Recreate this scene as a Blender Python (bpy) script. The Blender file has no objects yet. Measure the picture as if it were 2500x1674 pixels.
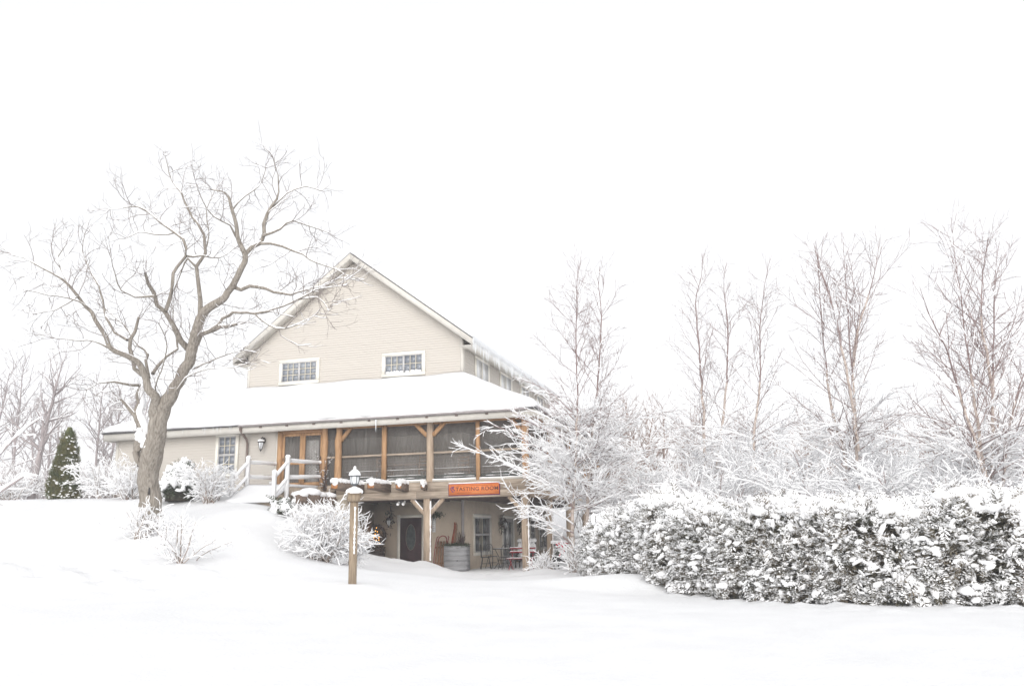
import bpy, math, random
import numpy as np
from mathutils import Vector, Matrix

random.seed(11)
RNG = np.random.default_rng(11)
scene = bpy.context.scene
COL = scene.collection

# ------------------------------------------------------------------ camera
F_PX, W_PX, H_PX = 2000.0, 2500.0, 1674.0
PITCH, ROLL, YAW = [math.radians(a) for a in (12.9, -1.2, 15.4)]
CAM = np.array([10.44, -30.44, 1.41])
FW = np.array([-math.sin(YAW) * math.cos(PITCH), math.cos(YAW) * math.cos(PITCH), math.sin(PITCH)])
_r0 = np.array([math.cos(YAW), math.sin(YAW), 0.0])
_u0 = np.cross(_r0, FW)
RT = math.cos(ROLL) * _r0 + math.sin(ROLL) * _u0
UP = -math.sin(ROLL) * _r0 + math.cos(ROLL) * _u0

cam_data = bpy.data.cameras.new('camera')
cam_data.sensor_width = 36.0
cam_data.lens = 36.0 * F_PX / W_PX
cam_data.clip_start = 0.1
cam_data.clip_end = 2000.0
cam = bpy.data.objects.new('camera', cam_data)
COL.objects.link(cam)
_m = Matrix.Identity(4)
for _i in range(3):
    _m[_i][0], _m[_i][1], _m[_i][2], _m[_i][3] = RT[_i], UP[_i], -FW[_i], CAM[_i]
cam.matrix_world = _m
scene.camera = cam

# ------------------------------------------------------------------ sky, sun, exposure
SUN_EL, SUN_AZ = math.radians(14), math.radians(168)     # azimuth measured from +Y towards +X
world = bpy.data.worlds.new('World')
scene.world = world
world.use_nodes = True
wn = world.node_tree
wn.nodes.clear()
w_out = wn.nodes.new('ShaderNodeOutputWorld')
w_bg = wn.nodes.new('ShaderNodeBackground')
w_hs = wn.nodes.new('ShaderNodeHueSaturation')
w_sky = wn.nodes.new('ShaderNodeTexSky')
w_sky.sky_type = 'NISHITA'
w_sky.sun_disc = False
w_sky.sun_elevation = SUN_EL
w_sky.sun_rotation = SUN_AZ
w_sky.air_density = 1.0
w_sky.dust_density = 1.0
w_sky.ozone_density = 1.0
w_hs.inputs['Saturation'].default_value = 0.10        # snow cloud: nearly colourless
w_bg.inputs['Strength'].default_value = 0.15
wn.links.new(w_sky.outputs[0], w_hs.inputs['Color'])
w_mix = wn.nodes.new('ShaderNodeMix')                   # an even deck of snow cloud over the clear sky
w_mix.data_type = 'RGBA'
w_mix.inputs[0].default_value = 0.85
w_mix.inputs[7].default_value = (3.08, 3.10, 3.16, 1)
wn.links.new(w_hs.outputs[0], w_mix.inputs[6])
wn.links.new(w_mix.outputs[2], w_bg.inputs['Color'])
wn.links.new(w_bg.outputs[0], w_out.inputs['Surface'])

sun_data = bpy.data.lights.new('sun', 'SUN')
sun_data.energy = 1.5
sun_data.angle = math.radians(65)
sun_data.color = (1.0, 0.97, 0.93)
sun = bpy.data.objects.new('sun', sun_data)
COL.objects.link(sun)
_sd = Vector((math.sin(SUN_AZ) * math.cos(SUN_EL), math.cos(SUN_AZ) * math.cos(SUN_EL), math.sin(SUN_EL)))
sun.rotation_euler = _sd.to_track_quat('Z', 'Y').to_euler()
sun.location = (0, -20, 40)

scene.view_settings.view_transform = 'Standard'
scene.view_settings.look = 'None'
scene.view_settings.gamma = 1.0
scene.view_settings.use_curve_mapping = False
scene.view_settings.exposure = 1.14
scene.render.engine = 'CYCLES'
scene.cycles.use_denoising = True
scene.cycles.max_bounces = 10
scene.cycles.diffuse_bounces = 8
scene.cycles.transparent_max_bounces = 12
scene.cycles.volume_bounces = 1

# ------------------------------------------------------------------ helpers
def ray(x, y):
    return (x - W_PX / 2) / F_PX * RT - (y - H_PX / 2) / F_PX * UP + FW

def at(x, y, d):
    """the point d metres deep behind picture point x, y"""
    return CAM + d * ray(x, y)

def on_plane(x, y, axis, val):
    r = ray(x, y)
    return CAM + (val - CAM[axis]) / r[axis] * r

def tag(o, label=None, cat=None, group=None, kind=None):
    if label: o['label'] = label
    if cat: o['category'] = cat
    if group: o['group'] = group
    if kind: o['kind'] = kind
    return o

def thing(name, label, cat, loc, group=None):
    o = bpy.data.objects.new(name, None)
    COL.objects.link(o)
    o.location = [float(v) for v in loc]
    return tag(o, label, cat, group)

def origin_of(o):
    p = np.zeros(3)
    while o is not None:
        p = p + np.array(o.location)
        o = o.parent
    return p

def mesh_np(name, V, quads=None, tris=None, mat=None, parent=None, smooth=False, local=False):
    V = np.asarray(V, dtype=np.float32).reshape(-1, 3)
    if parent is not None and not local:
        V = V - origin_of(parent).astype(np.float32)
    quads = np.zeros((0, 4), np.int32) if quads is None else np.asarray(quads, np.int32).reshape(-1, 4)
    tris = np.zeros((0, 3), np.int32) if tris is None else np.asarray(tris, np.int32).reshape(-1, 3)
    me = bpy.data.meshes.new(name)
    me.vertices.add(len(V))
    me.vertices.foreach_set('co', V.ravel())
    nl = quads.size + tris.size
    me.loops.add(nl)
    me.loops.foreach_set('vertex_index', np.concatenate([quads.ravel(), tris.ravel()]).astype(np.int32))
    npol = len(quads) + len(tris)
    me.polygons.add(npol)
    start = np.concatenate([np.arange(len(quads)) * 4, quads.size + np.arange(len(tris)) * 3]).astype(np.int32)
    me.polygons.foreach_set('loop_start', start)
    if smooth:
        me.polygons.foreach_set('use_smooth', np.ones(npol, dtype=bool))
    me.update(calc_edges=True)
    if mat is not None:
        me.materials.append(mat)
    o = bpy.data.objects.new(name, me)
    COL.objects.link(o)
    o.parent = parent
    return o

ICO_V = ICO_F = None
def ico():
    global ICO_V, ICO_F
    if ICO_V is None:
        import bmesh
        bm = bmesh.new()
        bmesh.ops.create_icosphere(bm, subdivisions=2, radius=1.0)
        bm.verts.ensure_lookup_table()
        ICO_V = np.array([v.co[:] for v in bm.verts])
        ICO_F = np.array([[v.index for v in f.verts] for f in bm.faces])
        bm.free()
    return ICO_V, ICO_F

def ico_coarse():
    g = (1 + 5 ** .5) / 2
    V = np.array([(-1, g, 0), (1, g, 0), (-1, -g, 0), (1, -g, 0), (0, -1, g), (0, 1, g), (0, -1, -g), (0, 1, -g), (g, 0, -1), (g, 0, 1), (-g, 0, -1), (-g, 0, 1)], float)
    V /= np.linalg.norm(V[0])
    return V, np.array([(0, 11, 5), (0, 5, 1), (0, 1, 7), (0, 7, 10), (0, 10, 11), (1, 5, 9), (5, 11, 4), (11, 10, 2), (10, 7, 6), (7, 1, 8), (3, 9, 4), (3, 4, 2), (3, 2, 6), (3, 6, 8), (3, 8, 9), (4, 9, 5), (2, 4, 11), (6, 2, 10), (8, 6, 7), (9, 8, 1)])

class MB:
    """collects shapes for ONE mesh object"""
    def __init__(s):
        s.v, s.q, s.t, s.n = [], [], [], 0
    def add(s, V, quads=None, tris=None):
        V = np.asarray(V, float).reshape(-1, 3)
        if quads is not None and len(quads): s.q.append(np.asarray(quads, int) + s.n)
        if tris is not None and len(tris): s.t.append(np.asarray(tris, int) + s.n)
        s.v.append(V); s.n += len(V)
        return s
    BQ = [[0, 3, 2, 1], [4, 5, 6, 7], [0, 1, 5, 4], [1, 2, 6, 5], [2, 3, 7, 6], [3, 0, 4, 7]]
    def box(s, x0, x1, y0, y1, z0, z1):
        V = [(x0, y0, z0), (x1, y0, z0), (x1, y1, z0), (x0, y1, z0), (x0, y0, z1), (x1, y0, z1), (x1, y1, z1), (x0, y1, z1)]
        return s.add(V, s.BQ)
    def hexa(s, V):
        return s.add(V, s.BQ)
    def bar(s, p, q, w, h, up=(0, 0, 1), w2=None, h2=None):
        p, q = np.array(p, float), np.array(q, float)
        d = q - p; d /= np.linalg.norm(d)
        a = np.cross(d, np.array(up, float))
        if np.linalg.norm(a) < 1e-4: a = np.cross(d, np.array([0, 1.0, 0]))
        a /= np.linalg.norm(a); b = np.cross(a, d)
        w2 = w if w2 is None else w2; h2 = h if h2 is None else h2
        V = []
        for c, ww, hh in ((p, w, h), (q, w2, h2)):
            V += [c - a * ww / 2 - b * hh / 2, c + a * ww / 2 - b * hh / 2, c + a * ww / 2 + b * hh / 2, c - a * ww / 2 + b * hh / 2]
        return s.add(V, s.BQ)
    def tube(s, pts, radii, sides=8, caps=True):
        P = np.array(pts, float); n = len(P)
        R = np.full(n, radii, float) if np.isscalar(radii) else np.array(radii, float)
        V, Q = tube_batch(P[None], R[None], sides)
        base = len(V)
        T = []
        if caps:
            V = np.vstack([V, P[0], P[-1]])
            for k in range(sides):
                k2 = (k + 1) % sides
                T.append([base, k2, k]); T.append([base + 1, (n - 1) * sides + k, (n - 1) * sides + k2])
        return s.add(V, Q, T)
    def lathe(s, c, prof, sides=12):
        """prof: (radius, z) list going up"""
        c = np.array(c, float); V = []; Q = []; T = []
        for r, z in prof:
            for k in range(sides):
                a = 2 * math.pi * k / sides
                V.append((c[0] + r * math.cos(a), c[1] + r * math.sin(a), c[2] + z))
        for i in range(len(prof) - 1):
            for k in range(sides):
                k2 = (k + 1) % sides
                Q.append([i * sides + k, i * sides + k2, (i + 1) * sides + k2, (i + 1) * sides + k])
        b = len(V); V.append((c[0], c[1], c[2] + prof[0][1])); V.append((c[0], c[1], c[2] + prof[-1][1]))
        for k in range(sides):
            k2 = (k + 1) % sides
            T.append([b, k2, k]); T.append([b + 1, (len(prof) - 1) * sides + k, (len(prof) - 1) * sides + k2])
        return s.add(V, Q, T)
    def lump(s, c, r, noise=0.15, flat=None):
        V, Fc = ico()
        k = 1 + RNG.normal(0, noise, (len(V), 1))
        V = V * k * np.array(r, float)
        if flat is not None: V[:, 2] = np.maximum(V[:, 2], flat)
        return s.add(V + np.array(c, float), None, Fc)
    def build(s, name, mat, parent=None, smooth=False):
        V = np.vstack(s.v)
        q = np.vstack(s.q) if s.q else None
        t = np.vstack(s.t) if s.t else None
        return mesh_np(name, V, q, t, mat, parent, smooth)

def tube_batch(P, R, sides):
    """P (B,n,3), R (B,n) -> verts, quads"""
    B, n, _ = P.shape
    T = np.empty_like(P)
    T[:, 1:-1] = P[:, 2:] - P[:, :-2]
    T[:, 0] = P[:, 1] - P[:, 0]; T[:, -1] = P[:, -1] - P[:, -2]
    T /= np.linalg.norm(T, axis=2, keepdims=True) + 1e-12
    main = P[:, -1] - P[:, 0]
    main /= np.linalg.norm(main, axis=1, keepdims=True) + 1e-12
    ref = np.where(np.abs(main[:, 2:3]) < 0.85, np.array([[0, 0, 1.0]]), np.array([[1.0, 0.2, 0]]))[:, None, :]
    U = np.cross(T, ref); U /= np.linalg.norm(U, axis=2, keepdims=True) + 1e-12
    Wv = np.cross(T, U)
    a = np.arange(sides) * 2 * math.pi / sides
    V = P[:, :, None, :] + R[:, :, None, None] * (np.cos(a)[None, None, :, None] * U[:, :, None, :] + np.sin(a)[None, None, :, None] * Wv[:, :, None, :])
    V = V.reshape(-1, 3)
    b, i, k = np.meshgrid(np.arange(B), np.arange(n - 1), np.arange(sides), indexing='ij')
    base = b * n * sides
    k2 = (k + 1) % sides
    Q = np.stack([base + i * sides + k, base + (i + 1) * sides + k, base + (i + 1) * sides + k2, base + i * sides + k2], -1).reshape(-1, 4)
    return V, Q

def tubes(branches, sides):
    by = {}
    for P, R in branches:
        by.setdefault(len(P), []).append((P, R))
    Vs, Qs, off = [], [], 0
    for n, lst in by.items():
        V, Q = tube_batch(np.array([p for p, r in lst]), np.array([r for p, r in lst]), sides)
        Vs.append(V); Qs.append(Q + off); off += len(V)
    return np.vstack(Vs), np.vstack(Qs)

def copy_tree(o, parent=None):
    c = o.copy()
    COL.objects.link(c)
    c.parent = parent
    for ch in list(o.children):
        copy_tree(ch, c)
    return c

# ------------------------------------------------------------------ materials
def material(name, c1, c2=None, rough=0.7, scale=6.0, stretch=(1, 1, 1), bump=0.0, bump_scale=None, detail=4.0, spec=0.3, ramp=(0.35, 0.65), coords='Object'):
    m = bpy.data.materials.new(name)
    m.use_nodes = True
    nt = m.node_tree
    b = nt.nodes['Principled BSDF']
    b.inputs['Roughness'].default_value = rough
    b.inputs['Specular IOR Level'].default_value = spec
    b.inputs['Base Color'].default_value = (*c1, 1)
    if c2 is not None or bump:
        tc = nt.nodes.new('ShaderNodeTexCoord')
        mp = nt.nodes.new('ShaderNodeMapping')
        mp.inputs['Scale'].default_value = stretch
        nt.links.new(tc.outputs[coords], mp.inputs['Vector'])
        nz = nt.nodes.new('ShaderNodeTexNoise')
        nz.inputs['Scale'].default_value = scale
        nz.inputs['Detail'].default_value = detail
        nt.links.new(mp.outputs[0], nz.inputs['Vector'])
        if c2 is not None:
            rp = nt.nodes.new('ShaderNodeValToRGB')
            rp.color_ramp.elements[0].position = ramp[0]
            rp.color_ramp.elements[1].position = ramp[1]
            rp.color_ramp.elements[0].color = (*c1, 1)
            rp.color_ramp.elements[1].color = (*c2, 1)
            nt.links.new(nz.outputs['Fac'], rp.inputs['Fac'])
            nt.links.new(rp.outputs['Color'], b.inputs['Base Color'])
        if bump:
            bp = nt.nodes.new('ShaderNodeBump')
            bp.inputs['Strength'].default_value = bump
            bp.inputs['Distance'].default_value = 0.05
            src = nz
            if bump_scale:
                src = nt.nodes.new('ShaderNodeTexNoise')
                src.inputs['Scale'].default_value = bump_scale
                src.inputs['Detail'].default_value = 6
                nt.links.new(mp.outputs[0], src.inputs['Vector'])
            nt.links.new(src.outputs['Fac'], bp.inputs['Height'])
            nt.links.new(bp.outputs[0], b.inputs['Normal'])
    return m

M = {}
M['snow'] = material('snow', (0.775, 0.78, 0.79), (0.81, 0.815, 0.825), rough=0.75, scale=1.5, bump=0.25, bump_scale=14, spec=0.15)
M['tree_snow'] = material('tree_snow', (0.93, 0.932, 0.942), rough=0.75, spec=0.1)
M['siding'] = material('siding', (0.50, 0.467, 0.425), (0.535, 0.50, 0.455), rough=0.55, scale=1.2, stretch=(0.3, 1, 4), spec=0.3)
M['siding2'] = material('siding_side', (0.62, 0.55, 0.46), (0.66, 0.585, 0.50), rough=0.55, scale=1.2, stretch=(0.3, 1, 4), spec=0.3)
M['stucco'] = material('stucco', (0.60, 0.505, 0.40), (0.66, 0.56, 0.45), rough=0.85, scale=3, bump=0.3, bump_scale=40)
M['grey_trim'] = material('grey_trim', (0.56, 0.535, 0.49), (0.61, 0.585, 0.54), rough=0.5, scale=4)
M['cream_trim'] = material('cream_trim', (0.78, 0.755, 0.68), (0.83, 0.80, 0.73), rough=0.5, scale=5)
M['cedar'] = material('cedar', (0.50, 0.30, 0.155), (0.34, 0.19, 0.095), rough=0.6, scale=5, stretch=(6, 6, 0.6), bump=0.15)
M['cedar_x'] = material('cedar_x', (0.44, 0.25, 0.125), (0.30, 0.16, 0.08), rough=0.6, scale=5, stretch=(0.6, 6, 6), bump=0.15)
M['timber'] = material('timber', (0.46, 0.36, 0.27), (0.30, 0.225, 0.165), rough=0.75, scale=5, stretch=(6, 6, 0.5), bump=0.25)
M['timber_x'] = material('timber_x', (0.48, 0.395, 0.315), (0.30, 0.24, 0.185), rough=0.8, scale=4, stretch=(0.5, 6, 8), bump=0.3)
M['post_wood'] = material('post_wood', (0.33, 0.26, 0.185), (0.21, 0.16, 0.115), rough=0.8, scale=7, stretch=(7, 7, 0.5), bump=0.25)
M['tail_wood'] = material('tail_wood', (0.20, 0.145, 0.11), (0.11, 0.08, 0.065), rough=0.85, scale=5, stretch=(6, 0.6, 6))
M['end_grain'] = material('end_grain', (0.55, 0.25, 0.09), (0.36, 0.15, 0.06), rough=0.7, scale=12)
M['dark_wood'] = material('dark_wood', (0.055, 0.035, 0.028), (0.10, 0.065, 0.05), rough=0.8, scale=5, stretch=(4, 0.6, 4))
M['shingle'] = material('shingle', (0.10, 0.095, 0.10), (0.16, 0.155, 0.16), rough=0.9, scale=20)
M['gutter'] = material('gutter', (0.30, 0.27, 0.27), (0.36, 0.33, 0.33), rough=0.4, scale=3, spec=0.5)
M['brown_metal'] = material('brown_metal', (0.13, 0.095, 0.085), (0.19, 0.14, 0.12), rough=0.45, scale=5, spec=0.5)
M['black_iron'] = material('black_iron', (0.022, 0.02, 0.022), (0.04, 0.035, 0.035), rough=0.5, scale=20, spec=0.5)
M['glass'] = material('window_glass', (0.13, 0.145, 0.175), (0.24, 0.26, 0.29), rough=0.06, scale=.9, spec=0.8)
M['dark_glass'] = material('dark_glass', (0.03, 0.035, 0.04), (0.09, 0.10, 0.105), rough=0.05, scale=2.0, spec=0.9)
M['curtain_glass'] = material('curtained_glass', (0.62, 0.63, 0.64), (0.74, 0.745, 0.75), rough=0.12, scale=2.0, stretch=(1, 14, 0.4), spec=0.6)
M['sash'] = material('sash', (0.46, 0.455, 0.46), (0.52, 0.51, 0.51), rough=0.5, scale=5)
M['muntin'] = material('muntin', (0.68, 0.62, 0.50), rough=0.5)
M['door'] = material('door_paint', (0.035, 0.010, 0.014), (0.05, 0.016, 0.02), rough=0.7, scale=4)
M['door_glass'] = material('door_glass', (0.03, 0.04, 0.04), (0.07, 0.085, 0.085), rough=0.15, scale=14)
M['concrete'] = material('concrete', (0.40, 0.34, 0.27), (0.50, 0.44, 0.36), rough=0.9, scale=5, bump=0.4, bump_scale=18)
M['whitewash'] = material('whitewashed_wood', (0.30, 0.30, 0.315), (0.46, 0.46, 0.475), rough=0.8, scale=4, stretch=(0.6, 0.6, 7), bump=0.2)
M['bark'] = material('bark', (0.17, 0.147, 0.122), (0.36, 0.325, 0.285), rough=0.95, scale=20, stretch=(1.5, 1.5, 0.16), bump=1.0, ramp=(0.30, 0.66), detail=6)
M['twig'] = material('old_tree_twig', (0.22, 0.19, 0.18), (0.30, 0.26, 0.245), rough=0.9, scale=6)
M['birch_bark'] = material('birch_bark', (0.56, 0.48, 0.43), (0.30, 0.235, 0.20), rough=0.8, scale=3.0, stretch=(1, 1, 3.5), ramp=(0.5, 0.68))
M['birch_twig'] = material('birch_twig', (0.25, 0.185, 0.18), (0.33, 0.25, 0.24), rough=0.85, scale=5)
M['shrub_twig'] = material('shrub_twig', (0.23, 0.18, 0.15), (0.32, 0.26, 0.225), rough=0.9, scale=5)
M['far_twig'] = material('far_twig', (0.30, 0.265, 0.265), (0.38, 0.335, 0.335), rough=0.9, scale=5)  # lightened so background trees fade: haze put into the colour
M['rust_twig'] = material('rust_twig', (0.27, 0.195, 0.165), (0.35, 0.265, 0.235), rough=0.9, scale=3)
M['hedge_leaf'] = material('hedge_leaf', (0.058, 0.058, 0.036), (0.17, 0.138, 0.10), rough=0.7, scale=2.5)
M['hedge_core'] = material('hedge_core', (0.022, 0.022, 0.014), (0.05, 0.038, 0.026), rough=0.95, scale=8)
M['conifer_leaf'] = material('conifer_leaf', (0.055, 0.075, 0.022), (0.13, 0.115, 0.04), rough=0.75, scale=3)
M['broad_leaf'] = material('broad_leaf', (0.03, 0.05, 0.026), (0.06, 0.075, 0.04), rough=0.5, scale=4)
M['greenery'] = material('greenery', (0.03, 0.055, 0.022), (0.065, 0.075, 0.04), rough=0.7, scale=12)
M['swag'] = material('dried_swag', (0.05, 0.025, 0.02), (0.09, 0.05, 0.035), rough=0.85, scale=12)
M['vine'] = material('grape_vine', (0.045, 0.028, 0.024), (0.085, 0.055, 0.045), rough=0.9, scale=12)
M['lamp_glass'] = material('frosted_lamp_glass', (0.66, 0.68, 0.71), (0.76, 0.78, 0.80), rough=0.25, scale=6, spec=0.5)
M['lamp_metal'] = material('lamp_metal', (0.05, 0.055, 0.065), (0.08, 0.085, 0.095), rough=0.4, scale=9, spec=0.5)
M['sign_orange'] = material('sign_orange', (0.62, 0.17, 0.045), (0.66, 0.195, 0.055), rough=0.5, scale=4)
M['sign_purple'] = material('sign_purple', (0.15, 0.035, 0.10), rough=0.5)
M['sign_brown'] = material('sign_brown', (0.11, 0.03, 0.02), rough=0.5)
M['sign_pale'] = material('sign_pale_print', (0.60, 0.26, 0.09), rough=0.5)
M['red'] = material('red_paint', (0.30, 0.03, 0.045), (0.40, 0.05, 0.065), rough=0.5, scale=10)
M['ribbon'] = material('red_ribbon', (0.66, 0.02, 0.06), rough=0.4)
M['sled'] = material('sled_wood', (0.26, 0.14, 0.085), (0.36, 0.21, 0.13), rough=0.6, scale=8, stretch=(5, 5, 0.6))
M['ski_red'] = material('ski_red', (0.30, 0.075, 0.04), (0.40, 0.12, 0.06), rough=0.45, scale=6)
M['white_paint'] = material('white_paint', (0.80, 0.80, 0.81), (0.84, 0.84, 0.84), rough=0.6, scale=8)
M['furniture_wood'] = material('furniture_wood', (0.32, 0.20, 0.12), (0.42, 0.27, 0.16), rough=0.6, scale=6)
M['ice'] = material('ice', (0.88, 0.90, 0.92), rough=0.2, spec=0.5)
M['ice'].node_tree.nodes['Principled BSDF'].inputs['Transmission Weight'].default_value = 0.2
M['green_mat'] = material('green_board', (0.035, 0.075, 0.065), rough=0.8)

def emission(name, col, strength):
    m = bpy.data.materials.new(name); m.use_nodes = True
    b = m.node_tree.nodes['Principled BSDF']
    b.inputs['Base Color'].default_value = (*col, 1)
    b.inputs['Emission Color'].default_value = (*col, 1)
    b.inputs['Emission Strength'].default_value = strength
    return m
M['bulb'] = emission('warm_bulb', (1.0, 0.42, 0.08), 3.0)

def screen_material(name, col, alpha):
    m = bpy.data.materials.new(name); m.use_nodes = True
    nt = m.node_tree; b = nt.nodes['Principled BSDF']
    b.inputs['Base Color'].default_value = (*col, 1)
    b.inputs['Roughness'].default_value = 0.6
    tr = nt.nodes.new('ShaderNodeBsdfTransparent')
    mx = nt.nodes.new('ShaderNodeMixShader')
    tc = nt.nodes.new('ShaderNodeTexCoord'); mp = nt.nodes.new('ShaderNodeMapping')
    mp.inputs['Scale'].default_value = (5, 5, 0.35)
    nz = nt.nodes.new('ShaderNodeTexNoise'); nz.inputs['Scale'].default_value = 2.2; nz.inputs['Detail'].default_value = 5
    mr = nt.nodes.new('ShaderNodeMapRange')
    mr.inputs['From Min'].default_value = 0.3; mr.inputs['From Max'].default_value = 0.7
    mr.inputs['To Min'].default_value = alpha - 0.10; mr.inputs['To Max'].default_value = alpha + 0.10
    nt.links.new(tc.outputs['Object'], mp.inputs['Vector']); nt.links.new(mp.outputs[0], nz.inputs['Vector'])
    nt.links.new(nz.outputs['Fac'], mr.inputs['Value']); nt.links.new(mr.outputs[0], mx.inputs['Fac'])
    nt.links.new(tr.outputs[0], mx.inputs[1]); nt.links.new(b.outputs[0], mx.inputs[2])
    nt.links.new(mx.outputs[0], nt.nodes['Material Output'].inputs['Surface'])
    return m
M['screen'] = screen_material('insect_screen', (0.23, 0.215, 0.20), 0.30)

# ------------------------------------------------------------------ ground height
def smooth(a, b, x):
    t = np.clip((x - a) / (b - a), 0, 1)
    return t * t * (3 - 2 * t)

_cp = []
def cpx(x, y, d): _cp.append(at(x, y, d))
for p in ((10, -31, -.2), (3, -29, -.15), (17, -29, -.15), (12, -23, -.1), (22, -22, -.1), (8, -40, -.2), (-5, -38, -.1), (30, -38, -.2),
          (-3, -26, .12), (6, -22.5, .0), (27, -14, -.05), (20, -11, 0.0), (12, -6, .05), (9, -1, .05), (7, 6, .05), (10, 20, .1), (30, 5, .1),
          (40, -20, 0), (30, 40, .5), (-12, -3, 2.95), (-14, 2, 3.0), (-8, -4, 3.0), (-6, -4, 2.95), (-20, 5, 3.1), (-30, 20, 3.3), (-10, 30, 3.2),
          (-30, -5, 2.8), (-40, -25, 1.6), (-60, 30, 3.5), (60, 60, 1), (60, -60, 0), (-40, -60, .6), (0, 80, 3), (-4.6, -5.2, 2.75), (-4.8, -6.8, 2.5)):
    _cp.append(np.array(p, float))
for a in ((0, 1500, 12), (0, 1405, 16.5), (0, 1340, 20), (10, 1224, 29), (200, 1222, 29), (345, 1304, 22), (500, 1240, 25.5), (640, 1300, 21.5), (250, 1330, 20.3),
          (400, 1420, 16.5), (620, 1400, 17.5), (700, 1470, 14.5), (860, 1427, 16), (860, 1510, 12.8), (760, 1385, 18.5), (640, 1232, 24.6), (420, 1229, 26.5),
          (900, 1392, 20.5), (1000, 1400, 20), (1150, 1420, 19.5), (1450, 1412, 22), (1700, 1434, 18.5), (1250, 1500, 13), (2000, 1460, 15.5), (2500, 1482, 13), (1320, 1400, 23),
          (925, 1370, 27.6), (1035, 1370, 27.0), (1150, 1408, 26.6), (1215, 1408, 26.3), (1300, 1390, 26.0), (1400, 1392, 25.5),
          (905, 1384, 24.5), (850, 1392, 22.5), (980, 1386, 24.5), (1070, 1386, 24.5), (1160, 1412, 24.0), (1230, 1412, 24.0), (1180, 1420, 22.0)):
    cpx(*a)
_cp = np.array(_cp)
def _tps_fit(pts):
    n = len(pts); S = 10.0
    xy = pts[:, :2] / S
    d2 = ((xy[:, None] - xy[None]) ** 2).sum(-1)
    K = 0.5 * d2 * np.log(d2 + 1e-9) + np.eye(n) * 0.01
    Pm = np.hstack([np.ones((n, 1)), xy])
    A = np.block([[K, Pm], [Pm.T, np.zeros((3, 3))]])
    w = np.linalg.solve(A, np.concatenate([pts[:, 2], np.zeros(3)]))
    return xy, w, S
_XY, _WT, _S = _tps_fit(_cp)

_nz = [(RNG.uniform(0, 6.28), RNG.uniform(0, 6.28), RNG.uniform(0, 6.28), 0.55 * 1.55 ** k) for k in range(7)]
def wobble(x, y):
    z = 0 * x
    for k, (a, p, q, f) in enumerate(_nz):
        z = z + np.sin(f * (x * math.cos(a) + y * math.sin(a)) + p + 1.3 * np.sin(f * .6 * (y * math.cos(a) - x * math.sin(a)) + q)) / (1.5 ** k)
    return z

def blob(x, y, cx, cy, rx, ry, h, ang=0.0):
    c, s = math.cos(ang), math.sin(ang)
    u, v = (x - cx) * c + (y - cy) * s, -(x - cx) * s + (y - cy) * c
    return h * np.exp(-((u / rx) ** 2 + (v / ry) ** 2))

_ridge = [at(-60, 1415, 15.8), at(150, 1412, 16.2), at(420, 1395, 17.2)]
_foot = [at(x, 1400, dd)[:2] for x, dd in ((1452, 21.8), (1669, 17.3), (1890, 14.7), (2136, 13.4), (2500, 12.9), (2680, 12.8))]
_bank = at(1560, 1432, 18.6)
_lampb = at(860, 1432, 16.0)
_treeb = at(370, 1320, 22.0)
def gz(x, y):
    x = np.asarray(x, float); y = np.asarray(y, float)
    xs, ys = np.clip(x, -60, 60), np.clip(y, -60, 75)
    d2 = (xs[..., None] / _S - _XY[:, 0]) ** 2 + (ys[..., None] / _S - _XY[:, 1]) ** 2
    z = (0.5 * d2 * np.log(d2 + 1e-9)) @ _WT[:-3] + _WT[-3] + _WT[-2] * xs / _S + _WT[-1] * ys / _S
    dc = np.hypot(x - CAM[0], y - CAM[1])
    z = z + wobble(x, y) * 0.020 * smooth(5, 14, dc) + wobble(x * .45 + 7, y * .45) * 0.016 * smooth(4, 12, dc)
    # thrown-up snow along the road edge, left, and before the hedge
    for r in _ridge:
        z = z + blob(x, y, r[0], r[1], 2.2, 0.8, 0.10) * (1 + 0.9 * np.sin(5.1 * x + 2 * y) * np.sin(4.3 * y - x) + .5 * np.sin(11 * x - 7 * y))
    z = z + blob(x, y, _bank[0], _bank[1], 2.4, 1.0, 0.32, 0.25)
    z = z + blob(x, y, _lampb[0], _lampb[1], .45, .45, .07) - blob(x, y, _lampb[0], _lampb[1], .16, .16, .05) + blob(x, y, _treeb[0], _treeb[1], .9, .9, .10)
    # lumpy thrown snow at the hedge foot and before the patio
    lump = np.clip(np.sin(x * 5.3 + 2 * np.sin(y * 3.1)) * np.sin(y * 6.1 + 1.7 * np.sin(x * 2.7)) + .25 * np.sin(x * 11 + y * 9), 0, 1)
    near = np.exp(-((y + 5.6) / .9) ** 2) * smooth(-2.5, -1, x) * (1 - smooth(3, 6, x))
    for k in range(len(_foot) - 1):
        ax_, bx_ = _foot[k], _foot[k + 1]
        dd_ = bx_ - ax_; tt = np.clip(((x - ax_[0]) * dd_[0] + (y - ax_[1]) * dd_[1]) / (dd_ @ dd_), 0, 1)
        near = np.maximum(near, np.exp(-((x - ax_[0] - tt * dd_[0]) ** 2 + (y - ax_[1] - tt * dd_[1]) ** 2) / .55))
    z = z + .085 * lump * near
    # patio cut into the bank
    inside = smooth(-4.15, -3.75, x) * smooth(-4.75, -4.25, y) * (1 - smooth(5.5, 8.0, x)) * (1 - smooth(15.5, 17, y))
    z = z * (1 - inside) + inside * (-0.08)
    # drifts in front of the patio
    z = z + blob(x, y, -0.9, -5.0, .8, .5, .10) + blob(x, y, 0.55, -5.1, .5, .45, .14) + blob(x, y, 4.2, -5.2, 1.2, .7, .10)
    return z

def ground_at(x, y):
    return float(gz(np.array([x]), np.array([y]))[0])

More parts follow.
